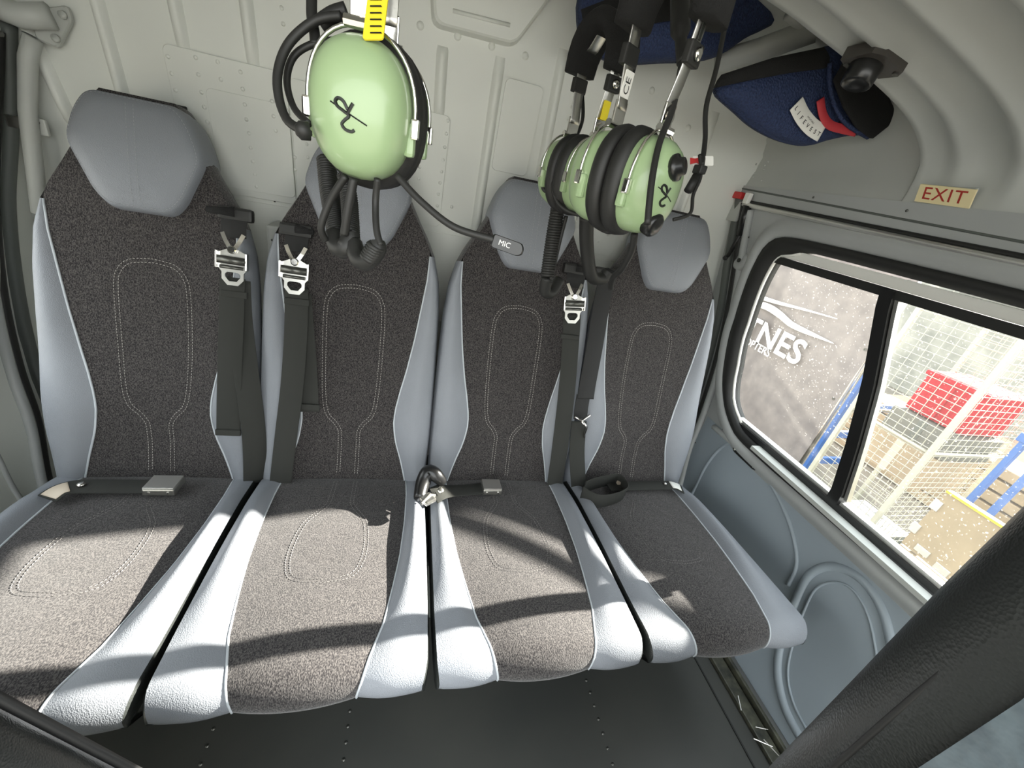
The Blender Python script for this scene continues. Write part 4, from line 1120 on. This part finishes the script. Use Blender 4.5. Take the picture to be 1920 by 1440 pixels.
def bars(t, segs, r, m, name):
    for a, b in segs: part(t, name, tube([a, b], r, 6), m, True)
def cage(label, x0, x1, y0, y1, z0, z1, pitch=.058):
    t = thing('wire_cage', label, 'cage', ((x0 + x1) / 2, (y0 + y1) / 2, z0))
    for x in (x0, x1):
        for y in (y0, y1): part(t, 'corner_post', rbox((x, y, (z0 + z1) / 2), (.030, .030, z1 - z0), bev=.005), wire_m)
    for z in (z0 + .12, (z0 + z1) / 2, z1):
        for a, b in (((x0, y0), (x0, y1)), ((x1, y0), (x1, y1)), ((x0, y0), (x1, y0)), ((x0, y1), (x1, y1))):
            part(t, 'rail', tube([(a[0], a[1], z), (b[0], b[1], z)], .011, 6), wire_m, True)
    def mesh_face(p, e, w, h, nme):
        L = []
        for i in range(1, int(w / pitch)): L.append(tube([np.array(p) + np.array(e) * i * pitch, np.array(p) + np.array(e) * i * pitch + np.array([0, 0, h])], .0024, 4))
        for i in range(1, int(h / (pitch * .72))): L.append(tube([np.array(p) + np.array([0, 0, i * pitch * .72]), np.array(p) + np.array(e) * w + np.array([0, 0, i * pitch * .72])], .0024, 4))
        part(t, nme, join(*L), wire_m, kind='stuff')
    mesh_face((x0, y0, z0 + .12), (0, 1, 0), y1 - y0, z1 - z0 - .12, 'wire_mesh')
    mesh_face((x0, y0, z0 + .12), (1, 0, 0), x1 - x0, z1 - z0 - .12, 'wire_mesh')
    mesh_face((x1, y0, z0 + .12), (0, 1, 0), y1 - y0, z1 - z0 - .12, 'wire_mesh')
    part(t, 'deck', rbox(((x0 + x1) / 2, (y0 + y1) / 2, z0 + .10), (x1 - x0, y1 - y0, .03), bev=.005), greyplast)
    return t
GZ = -.95
cage('pale wire mesh cage holding a red box outside the window', 3.8, 4.5, .53, 1.04, GZ, 1.08)
cage('wire mesh cage standing further along behind the plywood panel', 4.75, 5.45, -.35, .36, GZ, .80)
XR = 4.02
a, b, c2, d2 = PX(1735, 697, XR), PX(1872, 737, XR), PX(1797, 812, XR), PX(1692, 767, XR)
yl, yrr = (a[1] + d2[1]) / 2, (b[1] + c2[1]) / 2; zt, zb = (a[2] + b[2]) / 2, (c2[2] + d2[2]) / 2
t = thing('red_box', 'red plastic box inside the wire cage outside', 'box', (XR + .2, (yl + yrr) / 2, zb))
part(t, 'tub', rbox((XR + .2, (yl + yrr) / 2, (zt + zb) / 2), (.38, yl - yrr, zt - zb), bev=.02), red_box_m)
part(t, 'lid_rim', rbox((XR + .2, (yl + yrr) / 2, zt - .02), (.40, yl - yrr + .02, .03), bev=.008), red_box_m)
for k in range(3): part(t, 'rib', rbox((XR + .006, yrr + (yl - yrr) * (k + 1) / 4, (zt + zb) / 2 - .02), (.012, .02, zt - zb - .06), bev=.003), red_box_m)
def carton(label, c, s, m, cat='box', name='carton'):
    t = thing(name, label, cat, (c[0], c[1], c[2] - s[2] / 2))
    part(t, 'body', rbox(c, s, bev=.006), m)
    part(t, 'tape', rbox((c[0] - s[0] / 2 - .001, c[1], c[2]), (.002, .05, s[2] * .98), bev=0), cardm if m is card else dark_box)
    return t
ym = (yl + yrr) / 2
carton('grey box directly under the red box in the cage', (4.20, ym, zb - .09), (.42, .40, .17), greyplast)
carton('brown carton low in the wire cage outside', (4.18, ym + .02, zb - .30), (.44, .42, .24), card)
carton('dark tray at the bottom of the wire cage outside', (4.18, ym, -.76), (.40, .36, .12), dark_box)
# plywood panel with hinges
t = thing('plywood_panel', 'hinged plywood panel with yellow edge strap just outside the window', 'panel', (2.8, -.55, GZ))
up = part(t, 'board', rbox((2.8, -.56, .158), (.02, 1.04, .285), bev=.003), wood)
part(t, 'board', rbox((2.8, -.56, -.47), (.02, 1.04, .955), bev=.003), wood)
for q in ((1755, 947), (1715, 989), (1729, 1033), (1765, 1068)):
    p = PX(*q, 2.787); part(t, 'hinge', rbox(p, (.006, .030, .045) if q[1] < 1000 else (.006, .05, .03), bev=.002), alu)
part(t, 'edge_strap', rbox((2.798, -.56, .304), (.03, 1.04, .010), bev=.002), yellow)
# blue rack posts
t = thing('blue_rack', 'blue steel rack upright standing beside the banner', 'rack', (4.45, 1.25, GZ))
y0 = PX(1612, 715, 4.45)[1] - .02
zt_ = PX(1640, 672, 4.45)[2]
part(t, 'upright', rbox((4.45, y0, (zt_ - .95) / 2), (.05, .032, zt_ + .95), bev=.004), blue_m)
part(t, 'foot', rbox((4.45, y0, GZ + .01), (.12, .10, .02), bev=.003), blue_m)
for k in range(3): part(t, 'beam', rbox((4.75, y0, -.75 + .30 * k), (.6, .03, .07), bev=.004), blue_m)
t = thing('blue_rack', 'blue steel trestle at the right edge of the window view, with added shadow-casting bar and board', 'rack', (3.3, -.1, GZ))
p, q = PX(1915, 880, 3.3), PX(1840, 955, 3.3); yc = (p[1] + q[1]) / 2
ztop = PX(1945, 822, 3.3)[2]
for dy in (-.03, .05): part(t, 'upright', rbox((3.3, yc + dy, (ztop + GZ) / 2), (.03, .022, ztop - GZ), bev=.004), blue_m)
part(t, 'beam', rbox((3.3, yc - .20, ztop - .02), (.035, .55, .04), bev=.004), blue_m)
for z in (-.05, -.45): part(t, 'spacer', rbox((3.3, yc + .01, z), (.02, .08, .02), bev=.003), blue_m)
part(t, 'foot', rbox((3.3, yc, GZ + .01), (.3, .16, .02), bev=.003), blue_m)
part(t, 'upright', rbox((3.3, -.33, .415), (.04, .04, 2.73), bev=.004), blue_m)  # added post out of view, carries the shadow-casting bar and board
part(t, 'shadow_bar', rbox((3.3, .02, 1.229), (.03, .75, .031), (1, 0, 0), (0, .922, .387), bev=.004), blue_m)  # added bar out of view, angled to cast the diagonal on the third seat
part(t, 'sun_blocker', prism([(.34, 1.345), (.125, 1.232), (-.06, 1.14), (.0, .96), (.62, .96), (.62, 1.75), (.34, 1.75)], .012, (3.3, 0, 0), (0, 1, 0), (0, 0, 1)), greyplast)  # added unseen board, outline shaped to keep sun off rear cushions and belts
part(t, 'blocker_beam', rbox((3.3, .14, 1.765), (.04, .98, .03), bev=.004), blue_m)  # added unseen beam holding the sun-blocking board
t = thing('pallet_stack', 'low stack of tan timber boards on the ground beyond the cages', 'pallet', (5.4, .9, GZ))
for k in range(6): part(t, 'plank', rbox((6.0, 1.0 + .02 * (k % 2), GZ + .06 + .11 * k), (.9, 2.2, .09), bev=.008), wood)
hw = mk('wall_hangar', *rbox((9.0, 1.0, 0), (.2, 14, 1.9), bev=.02), hangar)
tag(hw, 'low pale wall far outside the right window', kind='structure')
